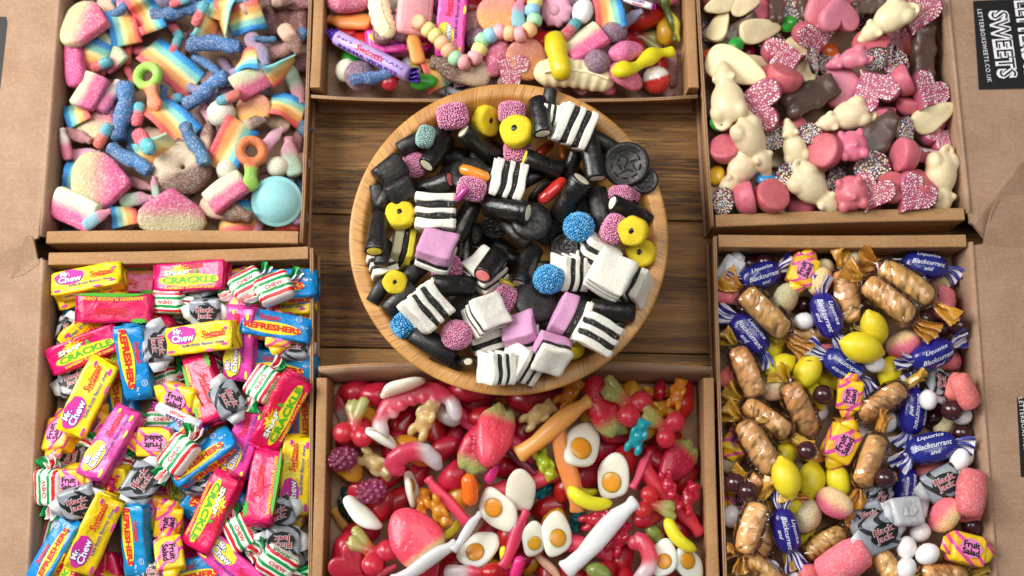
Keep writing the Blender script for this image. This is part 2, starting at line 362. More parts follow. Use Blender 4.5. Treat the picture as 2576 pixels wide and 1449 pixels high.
# ------------------------------------------------------------------ prototypes: name -> list of (part name, mesh, material key, parent index)
PRO = {}
def proto(name, *parts, ref=None):
    """parts: (name, (V,F[,mi]) , mat, parent, kind). the first has parent None and is the main body"""
    out = []
    for p in parts:
        vf = p[1]; me = mesh(p[0], vf[0], vf[1], p[0] != 'cellophane', vf[2] if len(vf) > 2 else None)
        out.append((p[0], me, p[2], p[3] if len(p) > 3 else None, p[4] if len(p) > 4 else None))
    V = np.concatenate([VF(q[1])[0] for q in out]); sp = [V]
    for q in out[:1] if out[-1][4] else out:
        v_, f_ = VF(q[1]); t_ = np.array([(f[0], f[i], f[i + 1]) for f in f_ for i in range(1, len(f) - 1)]); A_, B_, C_ = v_[t_[:, 0]], v_[t_[:, 1]], v_[t_[:, 2]]
        ar_ = np.linalg.norm(np.cross(B_ - A_, C_ - A_), axis=1); pk = RNG.choice(len(t_), 1600 // len(out) + 60, p=ar_ / ar_.sum()); a_ = RNG.random((len(pk), 2)); a_ = np.where(a_.sum(1, keepdims=True) > 1, 1 - a_, a_)
        sp.append(A_[pk] + (B_ - A_)[pk] * a_[:, :1] + (C_ - A_)[pk] * a_[:, 1:])
    sp[0] = V[:: max(1, len(V) // 500)]
    PRO[name] = dict(parts=out, S=np.concatenate(sp), V=V, ref=ref or np.ptp(V[:, 0]), W=np.ptp(V[:, 1]))
def u(k): return np.linspace(0, 1, k)

# bottles, sticks, slabs ------------------------------------------------
bx = np.array([-1.6, -1.58, -1.5, -1.3, -.8, -.3, .1, .5, .85, 1.15, 1.3, 1.5, 1.58, 1.6]); bw = np.array([.05, .3, .48, .58, .6, .55, .58, .56, .42, .3, .31, .33, .25, .05])
for i in range(3):
    k = 1 + .08 * i; cur = [(x, .06 * i * math.sin(x * 1.5 + i)) for x in bx]
    proto(f'bottle{i}', ('body', deform(sweep(cur, bw * k, np.minimum(bw, .36) * 1.0, 16), .06, 1.3, i), 'x'))
    kn = np.array([.05, .3, .4, .42, .36, .44, .46, .38, .44, .45, .38, .41, .3, .05]); 
    proto(f'stick{i}', ('body', deform(sweep([(x * 1.0, .08 * math.sin(x * 2 + i * 2)) for x in bx], kn * 1.05, kn * .95, 16, 2.2), .11, 1.7, i + 5), 'x'))
    sl = sweep([(x, 0) for x in (-1.3, -1.28, -1.2, -.6, 0, .6, 1.2, 1.28, 1.3)], [.5, .78, .86, .88, .88, .88, .86, .78, .5], [.12, .28, .34, .36, .36, .36, .34, .28, .12], 20, 4.5)
    V = deform(sl, .1, .8, i)[0]; V[:, 2] += .09 * V[:, 0] ** 2 * (i - 1); proto(f'slab{i}', ('body', (V, sl[1]), 'x'))
    bn = []
    for q in (0,): pass
proto('long_bottle', ('body', deform(sweep([(x * 1.75, .1 * math.sin(x * 1.9)) for x in bx], np.array([.1, .5, .6, .5, .46, .56, .6, .58, .52, .38, .36, .46, .4, .08]), np.array([.1, .3, .36, .36, .36, .4, .4, .4, .38, .33, .32, .36, .3, .08]), 16), .07, 1.1, 3), 'x'))
lx = u(13); proto('bullet', ('body', deform(lathe_x([(-1, .02), (-.97, .2), (-.85, .36), (-.4, .44), (0, .38), (.3, .42), (.7, .4), (.93, .28), (1, .02)], 16, 1, .85), .06, 1.5, 3), 'x'))
proto('lump', ('body', deform(ell((0, 0, 0), (1, .55, .5)), .16, 1.2, 4), 'x'))
# fan-shaped slice
def fan(seed):
    o = [(1.0 - 2.15 * math.cos(t), 2.0 * math.sin(t)) for t in np.linspace(.68, -.68, 15)]
    o += [(.1 + .8 * q, -1.18 + .95 * q) for q in (0, .3, .6, .9)] + [(1.0, -.12), (1.04, 0), (1.0, .12)] + [(.1 + .8 * q, 1.18 - .95 * q) for q in (.9, .6, .3, 0)]
    o = np.array(o); o[:15, 0] += .0; a = np.argsort(np.arctan2(o[:, 1], o[:, 0])); o = o[a]
    for _ in range(1): o = .5 * o + .25 * (np.roll(o, 1, 0) + np.roll(o, -1, 0))
    V, F = pillow(o, .29, .65, .3, 7); V, F = deform((V, F), .08, .9, seed); V[:, 2] += -.06 * (V[:, 0] ** 2 + V[:, 1] ** 2) * (1 if seed % 2 else .4); return V, F
for i in range(2): proto(f'slice{i}', ('body', fan(i), 'x'))
# dummy: ring and handle
rg = []
for i in range(28):
    a = 2 * math.pi * i / 28; cy, cz = circ(12); rr = .42
    rg.append(np.stack([(.82 + rr * cy * (.9)) * math.cos(a) - 1.05, (.82 + rr * cy * .9) * math.sin(a), cz * .42], 1))
V = np.concatenate(rg); F = [(i * 12 + j, i * 12 + (j + 1) % 12, ((i + 1) % 28) * 12 + (j + 1) % 12, ((i + 1) % 28) * 12 + j) for i in range(28) for j in range(12)]
hd = sweep([(x, 0) for x in np.linspace(-.4, 2.0, 9)], [.35, .52, .5, .44, .46, .56, .62, .55, .1], [.3, .38, .38, .36, .36, .38, .38, .3, .06], 14)
proto('dummy', ('body', remesh([(V, F), hd], .07, 4), 'x'))
# belts of rainbow candy: strip 1.9 wide, bent along its length
def strip(L, fz, fx=None, w=.95, seed=0, th=.11, twist_=0.0):
    n, m = 22, 9; T = []; B = []
    for i in range(n):
        s = i / (n - 1); x = (s - .5) * L; z = fz(s); xx = fx(s) * L if fx else x
        for j in range(m):
            t = -1 + 2 * j / (m - 1); yy = w * t * (1 + .03 * math.sin(9 * s + seed)); zz = z + twist_ * t * (s - .5) + .06 * math.sin(7 * s + 3 * t + seed)
            T.append((xx, yy, zz + th / 2)); B.append((xx, yy, zz - th / 2))
    V = np.array(T + B); k = n * m; F = []
    for i in range(n - 1):
        for j in range(m - 1):
            a = i * m + j; F += [(a, a + m, a + m + 1, a + 1), (k + a + 1, k + a + m + 1, k + a + m, k + a)]
    for i in range(n - 1):
        a = i * m; b = a + m - 1; F += [(a, k + a, k + a + m, a + m), (b, b + m, k + b + m, k + b)]
    for j in range(m - 1):
        a = j; b = (n - 1) * m + j; F += [(a, a + 1, k + a + 1, k + a), (b, k + b, k + b + 1, b + 1)]
    return V, F
proto('belt0', ('body', strip(2.4, lambda s: .42 * math.sin(3.6 * s + .4), seed=1, twist_=.7), 'belt'))
proto('belt1', ('body', strip(2.6, lambda s: .8 * math.sin(math.pi * s), lambda s: (s - .5) * .85, seed=2, twist_=.5), 'belt'))
proto('belt2', ('body', strip(3.4, lambda s: .3 + .55 * math.cos(6.3 * s), lambda s: (s - .5) + .09 * math.sin(12.6 * s), seed=3, twist_=-.6), 'belt'))
proto('belt3', ('body', rot(strip(2.2, lambda s: .2 * math.sin(4 * s), seed=4, twist_=.8, w=.8), 'X', 55), 'belt'))
# discs and rounds
ci = np.stack(circ(28), 1)
proto('flat_disc', ('body', deform(pillow(ci * 1.35, .36, .5, .0), .05, .8, 2), 'x'))
ringd = []
for i in range(36):
    a = 2 * math.pi * i / 36; cy, cz = circ(12)
    ringd.append(np.stack([(.8 + .7 * cy) * math.cos(a), (.8 + .7 * cy) * math.sin(a), cz * .36], 1))
V = np.concatenate(ringd); F = [(i * 12 + j, i * 12 + (j + 1) % 12, ((i + 1) % 36) * 12 + (j + 1) % 12, ((i + 1) % 36) * 12 + j) for i in range(36) for j in range(12)]
proto('ring_disc', ('body', deform((V, F), .07, .8, 9), 'x'))
proto('round', ('body', deform(ell((0, 0, 0), (1, .95, .8)), .06, 1.2, 6), 'x'))
proto('egg_shape', ('body', deform(lathe_x([(-1, .02), (-.96, .25), (-.8, .5), (-.4, .72), (0, .76), (.4, .68), (.75, .48), (.94, .24), (1, .02)], 20, 1, .95), .03, 1.2, 6), 'x'))
proto('saucer', ('shell', lathe_z([(.02, -.62), (.6, -.56), (1.05, -.36), (1.3, -.12), (1.36, -.06), (1.52, -.05), (1.56, 0), (1.52, .05), (1.36, .06), (1.3, .12), (1.05, .36), (.6, .56), (.02, .62)], 48), 'x'))
proto('ball', ('body', ell((0, 0, 0), (.62, .6, .6), 20, 14), 'x'))
proto('mint', ('body', lathe_x([(-.72, .02), (-.69, .2), (-.55, .4), (-.25, .56), (.1, .6), (.4, .5), (.62, .3), (.7, .14), (.72, .02)], 20), 'x'))
proto('bean_lens', ('body', ell((0, 0, 0), (.75, .6, .42), 20, 12), 'x'))
proto('torpedo', ('body', lathe_x([(-1, .02), (-.96, .16), (-.8, .32), (-.3, .38), (.3, .38), (.8, .32), (.96, .16), (1, .02)], 18), 'x'))
proto('jelly_bean', ('body', sweep([(x, .12 * x * x) for x in np.linspace(-1, 1, 13)], .5 * np.sqrt(np.maximum(1 - np.linspace(-1, 1, 13) ** 4, .01)), .44 * np.sqrt(np.maximum(1 - np.linspace(-1, 1, 13) ** 4, .01)), 16, 2), 'x'))
proto('lemon', ('body', remesh([ell((0, 0, 0), (1.0, .72, .68)), ell((.98, 0, 0), (.17, .2, .2)), ell((-.98, 0, 0), (.14, .18, .18))], .09, 5), 'x'))
proto('pear_drop', ('body', deform(ell((0, 0, 0), (1, .72, .6)), .05, 1.4, 3), 'x'))
proto('chunk', ('body', deform(lathe_x([(-1.1, .05), (-1.06, .4), (-.9, .62), (-.4, .7), (.4, .72), (.9, .62), (1.06, .4), (1.1, .05)], 18, 1, .8), .05, 1.4, 8), 'x'))
# jelly animals and fruit
proto('bear', ('body', remesh([ell((0, 0, 0), (.75, .52, .42)), ell((.95, 0, .08), (.45, .46, .4)), ell((1.22, .32, .1), (.18, .18, .16)), ell((1.22, -.32, .1), (.18, .18, .16)), ell((1.02, 0, .38), (.2, .2, .2)),
    ell((.4, .42, .25), (.36, .18, .2)), ell((.4, -.42, .25), (.36, .18, .2)), ell((-.7, .36, .2), (.42, .24, .28)), ell((-.7, -.36, .2), (.42, .24, .28)), ell((.15, 0, .25), (.4, .36, .3))], .065, 3), 'x'))
proto('cherry_pair', ('body', remesh([ell((-.75, .62, 0), (.72, .72, .55)), ell((-.85, -.72, 0), (.72, .72, .55)), rot(lathe_x([(-.9, .02), (-.8, .2), (0, .3), (1.2, .34), (1.7, .3), (1.9, .02)], 12, 1.2, .9), 'Z', -14),
    rot(lathe_x([(-.9, .02), (-.8, .2), (0, .3), (1.2, .34), (1.7, .02)], 12, 1.2, .9), 'Z', 24), mv(ell((0, 0, 0), (.6, .3, .22)), 1.0, .25, .1), ell((-.1, 0, -.1), (.8, .5, .3))], .08, 4), 'x'))
tt = np.arange(30) * 2 * math.pi / 30
so = np.stack([1.6 * np.cos(tt) * (1 + 0 * tt), (1.02 - .22 * -np.cos(tt) + .0) * np.sin(tt) * 1.0], 1); so[:, 0] += np.where(np.cos(tt) > .7, .12 * np.sin(9 * tt), 0)
sV, sF = pillow(so, .5, .4, .1, 8); 
proto('strawberry', ('body', deform((sV, sF), .06, 1.2, 3), 'x'), ('leaf_crown', mv(sc(pillow(np.array([(r * math.cos(a), r * math.sin(a)) for a, r in zip(np.arange(14) * math.pi / 7, [1, .5] * 7)]), .2, .4, .1, 4), .5, .72, .3), 1.12, 0, .27), 'x2', 0))
be = [ell((0, 0, 0), (1, .75, .55))]; 
for p in fibo(46): be.append(ell((p[0] * .98, p[1] * .74, p[2] * .55), (.2, .2, .2), 8, 5))
proto('blackberry', ('body', remesh(be, .065, 1), 'x'))
tA = np.linspace(-1.25, 1.25, 19); ar = np.stack([2.0 * np.sin(tA), 1.5 * np.cos(tA) - .9], 1)
wA = np.array([.1, .34, .42, .46, .5] + [.52] * 9 + [.5, .46, .42, .34, .1])
proto('teeth', ('body', remesh([sweep(ar, wA, wA * .8, 14)] + [ell((1.55 * math.sin(a), 1.15 * math.cos(a) - .95, .18), (.3, .36, .26)) for a in np.linspace(-.8, .8, 5)] + [ell((s * 1.95, -.75, 0), (.42, .8, .38)) for s in (-1, 1)], .085, 3), 'x'))
proto('hook', ('body', remesh([sweep([(-1.5, -.2), (-1.1, .15), (-.5, .4), (.1, .45), (.7, .2), (1.1, -.35), (1.25, -.9)], [.3, .5, .55, .55, .52, .46, .2], [.2, .38, .42, .42, .4, .36, .15], 14), ell((-1.0, -.3, 0), (.5, .5, .36))], .08, 4), 'x'))
def eggp(i, curl):
    o = np.stack([(1.45 + .18 * np.cos(2 * tt + i) + .1 * np.sin(3 * tt + i)) * np.cos(tt), (1.12 + .12 * np.sin(2 * tt + i)) * np.sin(tt)], 1)
    w_ = deform(pillow(o, .3, .5, .15, 7), .05, 1.0, i); y_ = mv(pillow(np.stack([.68 * np.cos(tt), .64 * np.sin(tt)], 1), .2, .3, .15, 6, .3), -.28, .08 * (i - 1), .2)
    if curl > .2:                                    # folded over lengthwise
        for vf in (w_, y_):
            a_ = (vf[0][:, 1] + .25) / curl; rr_ = curl - vf[0][:, 2]; vf[0][:, 1] = rr_ * np.sin(a_); vf[0][:, 2] = curl - rr_ * np.cos(a_)
    proto(f'egg{i}', ('white', w_, 'x'), ('yolk', y_, 'yolk', 0))
eggp(0, .03); eggp(1, .85); eggp(2, -.05)
xb = np.linspace(-1.5, 1.5, 15); wb = .46 * np.sqrt(np.maximum(1 - (xb / 1.52) ** 4, .01)) * (1 - .06 * xb)
proto('banana', ('body', sweep(np.stack([xb, .22 * xb ** 2 - .2], 1), wb, wb * .92, 14, 2.2), 'x'))
xf = np.linspace(-1.9, 1.9, 61); wf = .72 * np.sqrt(np.maximum(1 - (xf / 1.92) ** 4, .01)) * (1 + .05 * np.cos(xf * 12))
proto('foam_banana', ('body', sweep(np.stack([xf, .1 * xf ** 2 - .15], 1), wf, wf * .75, 18, 2.2), 'x'), ('ridge', mv(sweep(np.stack([xf[6:-6], .1 * xf[6:-6] ** 2 - .13], 1), np.full(49, .07), np.full(49, .1), 8), 0, 0, .5), 'x', 0))
xs = np.linspace(-2.1, 2.1, 33); wsn = .36 + .1 * np.sin(xs * 3.3); wsn[0] = wsn[-1] = .05; wsn[1] = wsn[-2] = .25
proto('snake', ('body', deform(sweep(np.stack([xs, .2 * np.sin(xs * 1.5)], 1), wsn, wsn * .8, 14), .06, 1.5, 2), 'x'))
proto('soft_slab', ('body', deform(rbox(2.6, 2.1, .9, .28, 4), .03, 1, 2), 'x'), ('panel', mv(rbox(1.9, 1.45, .1, .05, 2), 0, 0, .45), 'x', 0))
fl = np.stack([(1 + .09 * np.cos(9 * tt)) * np.cos(tt), (1 + .09 * np.cos(9 * tt)) * np.sin(tt)], 1)
proto('flower', ('body', pillow(fl, .4, .4, .2, 7), 'x'), ('centre', mv(ell((0, 0, 0), (.36, .36, .2)), 0, 0, .33), 'x', 0))
# chocolate box
proto('mouse', ('body', remesh([ell((-.45, 0, 0), (1.05, .8, .62)), ell((.75, 0, .05), (.72, .5, .5)), ell((1.3, 0, -.02), (.42, .28, .3)), ell((.62, .42, .36), (.2, .16, .2)), ell((.62, -.42, .36), (.2, .16, .2)),
    ell((-.95, .48, .1), (.5, .4, .42)), ell((-.95, -.48, .1), (.5, .4, .42)), ell((1.52, 0, .02), (.12, .1, .1)), sweep([(-1.3, 0), (-1.6, .15), (-1.75, .4), (-1.6, .62), (-1.2, .78)], [.16, .15, .13, .12, .08], [.16, .15, .13, .12, .08], 8)], .085, 4, .5), 'x'))
mo = np.stack([1.5 * np.cos(tt) + .15 * np.cos(2 * tt), (.82 - .2 * np.cos(tt)) * np.sin(tt)], 1)
proto('flat_mouse', ('body', deform(pillow(mo, .3, .75, .55, 6), .07, 1.2, 3), 'x'))
proto('dome', ('body', deform(lathe_z([(.02, -.55), (.8, -.55), (.93, -.52), (.98, -.45), (1, -.2), (.93, .2), (.75, .5), (.45, .65), (.02, .7)], 26), .05, 1.3, 4), 'x'))
proto('pig', ('body', remesh([ell((0, 0, 0), (1, .92, .62)), ell((.2, 0, .42), (.36, .42, .3)), ell((-.62, .55, .38), (.3, .22, .2)), ell((-.62, -.55, .38), (.3, .22, .2)), ell((.35, .12, .66), (.1, .09, .12)), ell((.7, .55, .2), (.35, .3, .3)), ell((.7, -.55, .2), (.35, .3, .3))], .08, 3), 'x'))
def heart_out(n=34, k=1.0):
    t = np.arange(n) * 2 * math.pi / n
    x = 16 * np.sin(t) ** 3; y = 13 * np.cos(t) - 5 * np.cos(2 * t) - 2 * np.cos(3 * t) - np.cos(4 * t)
    return np.stack([-y / 15 * 1.1 * k, x / 16 * 1.15 * k], 1)
ho = heart_out()
hb = pillow(ho, .34, .7, .35, 7); proto('heart', ('body', hb, 'x'))
from mathutils.geometry import intersect_point_line
def in_poly(p, poly):
    x, y = p; c = False; n = len(poly)
    for i in range(n):
        x1, y1 = poly[i]; x2, y2 = poly[i - 1]
        if (y1 > y) != (y2 > y) and x < (x2 - x1) * (y - y1) / (y2 - y1) + x1: c = not c
    return c
hin = heart_out(34, .93)
def hp_pt(r):
    while True:
        p = r.uniform(-1.3, 1.3, 2)
        if in_poly(p, hin): return (p[0], p[1], .31)
proto('sprinkle_heart', ('body', pillow(ho, .34, .8, .6, 6), 'x'), ('sprinkles', bead_cloud(poisson(300, hp_pt, .1, 1), .062, 1), 'bead_pw', 0, 'stuff'))
def dk(r):
    a = r.uniform(0, 6.283); q = math.sqrt(r.uniform(0, 1)); return (q * 1.0 * math.cos(a), q * 1.0 * math.sin(a), .17 - (.06 if q > .93 else 0))
proto('jazzie', ('disc', pillow(ci * 1.05, .17, .7, .6, 6), 'choc'), ('sprinkles', bead_cloud(poisson(125, dk, .11, 2), .08, 2), 'bead_mix', 0, 'stuff'))
proto('choc_bar', ('body', remesh([rbox(2.9, 1.3, .9, .25, 3), ell((1.2, 0, .1), (.5, .72, .5)), ell((-1.2, .35, .1), (.45, .4, .5)), ell((-1.2, -.35, .1), (.45, .4, .5)), ell((.2, .5, .2), (.5, .3, .3)), ell((.2, -.5, .2), (.5, .3, .3)), ell((1.3, 0, .5), (.2, .25, .12)), ell((1.45, .45, .3), (.2, .2, .2)), ell((1.45, -.45, .3), (.2, .2, .2))], .085, 4), 'x'))
# liquorice
def tubep(i, core='core_w'):
    L, R = 1.05, .5
    sh = lathe_x([(-L, .36), (-L - .02, .4), (-L, .47), (-L + .06, R), (-.3, R * (1.03 - .03 * i)), (.3, R), (L - .06, R), (L, .47), (L + .02, .4), (L, .36)], 22, 1, .86 - .05 * i)
    co_ = lathe_x([(-L - .01, .02), (-L - .012, .3), (-L + .0, .37), (L, .37), (L + .012, .3), (L + .01, .02)], 22, 1, .86 - .05 * i)
    sh = deform(sh, .07, 1.1, i); co_ = deform(co_, .07, 1.1, i); proto(f'tube{i}', ('shell', sh, 'liq'), ('core', co_, 'x', 0))
for i in range(3): tubep(i)
proto('rod', ('body', deform(lathe_x([(-1.05, .02), (-1.05, .38), (-1, .46), (0, .48), (1, .46), (1.05, .38), (1.05, .02)], 20, 1.1, .85), .09, 1.2, 4), 'liqm'))
proto('pillow_block', ('body', deform(rbox(1.6, 1.3, .95, .22, 3, 0), .1, 1.1, 3), 'liqm'))
cz = [(.02, -.24), (1.05, -.24), (1.2, -.16), (1.24, 0), (1.2, .16), (1.05, .22), (.98, .17), (.3, .17), (.02, .17)]
emb = [rot(mv(ell((0, 0, 0), (.22, .06, .08), 8, 5), .0, .75, .17), 'Z', math.degrees(a) + 8 * i) for i, a in enumerate(np.arange(11) * 2 * math.pi / 11)] + [mv(rot(ell((0, 0, 0), (.3, .055, .08), 8, 5), 'Z', 47 * i), x, y, .17) for i, (x, y) in enumerate(((-.3, .28), (.25, .3), (0, 0), (-.25, -.25), (.3, -.22), (.05, -.45), (-.45, .02), (.45, .05)))]
proto('coin', ('body', deform(lathe_z(cz, 36), .07, .9, 2), 'liqm'), ('embossing', deform(join(*emb), .07, .9, 2), 'liqm', 0))
proto('smooth_coin', ('body', deform(lathe_z([(.02, -.26), (.95, -.26), (1.2, -.15), (1.26, .02), (1.15, .2), (.8, .28), (.02, .26)], 36), .08, .9, 7), 'liqm'))
def layers(name, mats, th, seed, W=1.95):
    tot = sum(th); y = -tot / 2; ps = []
    for i, (m_, t_) in enumerate(zip(mats, th)):
        dark = m_ == 'fliq'; s_ = W - (.12 if dark else 0)
        ps.append(('liquorice_layer' if dark else 'paste_layer', mv(rbox(s_, t_ + .02, s_ * .97, .1, 3, 8, .1, 1.3, seed), 0, y + t_ / 2, 0), m_, 0 if i else None)); y += t_
    proto(name, *ps)
layers('stripe', ['fw', 'fliq', 'fw', 'fliq', 'fw'], [.4, .27, .33, .27, .4], 1); layers('stripe2', ['fw', 'fliq', 'fw', 'fliq', 'fw'], [.46, .24, .28, .3, .4], 9)
layers('pinkstripe', ['fw', 'fliq', 'fp'], [.38, .38, .78], 3); layers('yellowstripe', ['fy', 'fliq', 'fg'], [.4, .3, .6], 5)
proto('cream_disc', ('paste', deform(lathe_z([(.02, -.5), (.8, -.5), (.98, -.38), (1.02, 0), (.98, .38), (.8, .5), (.02, .5)], 26), .12, 1.5, 1), 'x'), ('liquorice_core', deform(lathe_z([(.02, -.52), (.26, -.52), (.26, .52), (.02, .52)], 16), .12, 1.5, 1), 'liq', 0))
def spog(name, a, b, n, seed):
    f = fibo(n); p = 3.2
    k = (np.abs(f[:, 0]) ** p + np.abs(f[:, 1]) ** p + np.abs(f[:, 2]) ** p) ** (-1 / p) if name != 'spog_ball' else np.ones(n)
    P_ = f * k[:, None] * np.array([a, b, b]); P_ += np.random.default_rng(seed).normal(0, .012, P_.shape)
    core = lathe_x([(-a * .93, .02), (-a * .9, b * .6), (-a * .6, b * .88), (0, b * .95), (a * .6, b * .88), (a * .9, b * .6), (a * .93, .02)], 18)
    if name == 'spog_ball': core = ell((0, 0, 0), (a * .96, b * .96, b * .96))
    proto(name, ('body', core, 'x'), ('sprinkle_coat', bead_cloud(P_, .062, seed), 'x2', 0, 'stuff'))
spog('spog_roll', .72, .58, 520, 3); spog('spog_ball', .78, .74, 560, 4)
# wrapped sweets --------------------------------------------------------
def wrapz(vf, fz):
    V = np.array(vf[0], float); V[:, 2] += np.array([fz(x, y) for x, y in V[:, :2]]); return V, vf[1]
def cat(*parts): return join(*[p[:2] for p in parts])
BL, BW_, BH = 4.5, 1.8, 1.12
def fold(sx):
    x = sx * BL / 2; d = sx * .05
    a = np.array([(x, -BW_ / 2 + .06, BH / 2 - .08), (x, BW_ / 2 - .06, BH / 2 - .08), (x + d, 0, -.12), (x + d * 2, -BW_ / 2 + .1, BH / 2 - .1), (x + d * 2, BW_ / 2 - .1, BH / 2 - .1), (x + d * 2.4, 0, -.05)])
    f = [(0, 1, 2), (3, 5, 4), (0, 2, 5, 3), (1, 4, 5, 2), (0, 3, 4, 1)]
    b = a.copy(); b[:, 2] *= -1; b[:, 0] += d
    return join((a, f), (b, [t[::-1] for t in f]))
SIDE = lambda vf, s=-1: mv(rot(vf, 'X', 90 if s < 0 else -90), 0, s * (BW_ / 2 + .02), 0)
Z0 = BH / 2 + .015
def bar(name, body, prints):
    for sd in (0, 1, 2): bar1(name + str(sd), body, prints, sd)
def bar1(name, body, prints, sd):
    V = rbox(BL, BW_, BH, .13, 3, 8, .075, 1.5, len(body) + sd * 5); V[0][:, 2] = np.minimum(V[0][:, 2], BH / 2)
    wp = lambda vf, k=0: mv(deform(vf, .11, .42, sd * 3 + len(body)), 0, 0, k)
    ps = [('wrapper', wp(V), body), ('end_fold', wp(fold(1)), body, 0), ('end_fold', wp(fold(-1)), body, 0)]
    for n_, vf, m_ in prints: ps.append((n_, wp(vf, .006 if n_ == 'print_panel' else .022), m_, 0))
    proto(name, *ps)
sw = dict(shear=.28, bold=.012, space=.92)
def script(x, y, w_, z): return cat(text('Swizzels', x, y, w_, z=z, **sw), (np.array([(x - w_ * .38, y - w_ * .17, z), (x + w_ * .42, y - w_ * .12, z), (x + w_ * .42, y - w_ * .09, z), (x - w_ * .38, y - w_ * .14, z)]), [(0, 1, 2, 3)]))
bar('bar_snap', 'wp_cerise', [
    ('print_panel', cat(blot(-.5, .38, .75, .42, Z0, 22, spikes=1), blot(.1, -.22, 2.0, .36, Z0, 24, .06, 3)), 'ink_yellow'),
    ('lettering', cat(text('SNAP', -.75, .24, 1.7, .36, Z0 + .006, bold=.07)), 'ink_green'),
    ('lettering', cat(text('SNAP', -.75, .24, 1.6, .3, Z0 + .012, bold=.03), SIDE(text('SNAP', -.9, .1, 1.5, .4, .004, bold=.03))), 'ink_white'),
    ('lettering', cat(text('CRACKLE', .1, -.22, 3.5, .42, Z0 + .012, bold=.04), text('&', .5, .26, .28, .3, Z0 + .012, bold=.05), SIDE(text('CRACKLE', .4, -.25, 2.6, .36, .004, bold=.04), 1)), 'ink_green'),
    ('lettering', cat(text('RASPBERRY FLAVOUR CHEW', .2, -.7, 3.2, .17, Z0 + .01, bold=.03), SIDE(text('RASPBERRY FLAVOUR CHEW', 0, -.25, 3.4, .2, .004, bold=.03))), 'ink_orange'),
    ('lettering', cat(script(.2, .68, 1.5, Z0 + .012)), 'ink_red')])
bar('bar_back', 'wp_cerise', [
    ('print_panel', cat(blot(.3, -.86, 2.0, .12, Z0, 24, .1, 5), blot(-1.5, .8, .6, .2, Z0, 20, spikes=1)), 'ink_green'),
    ('lettering', cat(script(.2, .25, 2.0, Z0 + .012), SIDE(script(0, 0, 1.8, .004), 1)), 'ink_red'),
    ('lettering', cat(text('RASPBERRY FLAVOUR CHEW', .1, -.62, 3.6, .22, Z0 + .012, bold=.03)), 'ink_orange'),
    ('lettering', cat(SIDE(text('CRACKLE', .2, 0, 3.2, .5, .004, bold=.05))), 'ink_green')])
def mr(name, body, blob, scr):
    bar(name, body, [
        ('print_panel', cat(blot(-1.1, .3, 1.0, .55, Z0, 20, .08, 2), blot(1.75, -.55, .22, .1, Z0, 12, .1, 1), blot(1.9, .4, .16, .09, Z0, 12, .1, 4), blot(-1.9, -.65, .26, .09, Z0, 12, .1, 4), blot(.7, -.8, .3, .08, Z0, 12, .1, 5)), blob),
        ('lettering', cat(text('Mr.', -1.35, .56, .72, .42, Z0 + .006, bold=.08), text('Chew', -1.05, .12, 1.6, .52, Z0 + .006, bold=.08)), 'ink_navy'),
        ('lettering', cat(text('Mr.', -1.35, .56, .64, .34, Z0 + .012, bold=.03), text('Chew', -1.05, .12, 1.5, .44, Z0 + .012, bold=.03)), 'ink_white'),
        ('lettering', cat(text('tutti-frutti flavour chew', .3, -.36, 2.9, .2, Z0 + .012, bold=.02), SIDE(text('tutti-frutti flavour chew', 0, .1, 3.2, .24, .004, bold=.02))), 'ink_navy'),
        ('lettering', cat(script(1.05, .2, 1.7, Z0 + .012), SIDE(script(0, 0, 1.9, .004), 1)), scr)])
mr('bar_yellow', 'wp_yellow', 'ink_magenta', 'ink_red'); mr('bar_pink', 'wp_pink', 'ink_lemon', 'ink_red')
ringo = lambda x, y, r: join(*[(np.array([(x + q * math.cos(a), y + q * math.sin(a), Z0 + .01) for a in np.arange(20) * math.pi / 10 for q in (r, r * .85)]), [(2 * i, 2 * ((i + 1) % 20), 2 * ((i + 1) % 20) + 1, 2 * i + 1) for i in range(20)])])
bar('bar_blue', 'wp_blue', [
    ('print_panel', cat(blot(-.3, -.3, 1.9, .42, Z0, 24), SIDE(blot(0, 0, 2.0, .4, .002, 24), -1)), 'ink_yellow'),
    ('lettering', cat(text('REFRESHERS', -.3, -.28, 3.7, .44, Z0 + .012, bold=.05), SIDE(text('REFRESHERS', 0, 0, 3.9, .5, .006, bold=.05)), script(-.6, .42, 1.4, Z0 + .012)), 'ink_red'),
    ('lettering', cat(text('8g e', 1.75, .1, .5, .18, Z0 + .012), text('NO', 1.3, .58, .24, .13, Z0 + .012), ringo(1.3, .58, .2)), 'ink_pale')])
# twisted spearmint chew
def tw(vf, x, sgn, rz=0, rx=0):
    v = rot((vf[0], vf[1]), 'X', rx); v = rot(v, 'Z', (0 if sgn > 0 else 180) + rz); return (mv(v, x, 0, 0)[0], v[1]) + tuple(vf[2:])
cb_ = rbox(2.0, 1.6, 1.1, .34, 4); cb_ = deform(cb_, .05, 1.2, 2)
proto('spear', ('wrapper', cb_, 'spear'), ('twist_end', tw(twist(.85, .22, .62, 3, 1), .95, 1, 20, 30), 'spear_t', 0), ('twist_end', tw(twist(.8, .2, .6, 3, 2), -.95, -1, -15, 10), 'spear_t', 0),
      ('lettering', cat(text('CHEW', 0, 0, 1.0, .24, .58, bold=.02)), 'ink_red', 0), ('lettering', cat(mv(rot(text('SPEARMINT', 0, 0, 1.5, .2, 0, bold=.02), 'X', -42), 0, .72, .46)), 'ink_dgreen', 0), ref=2.0)
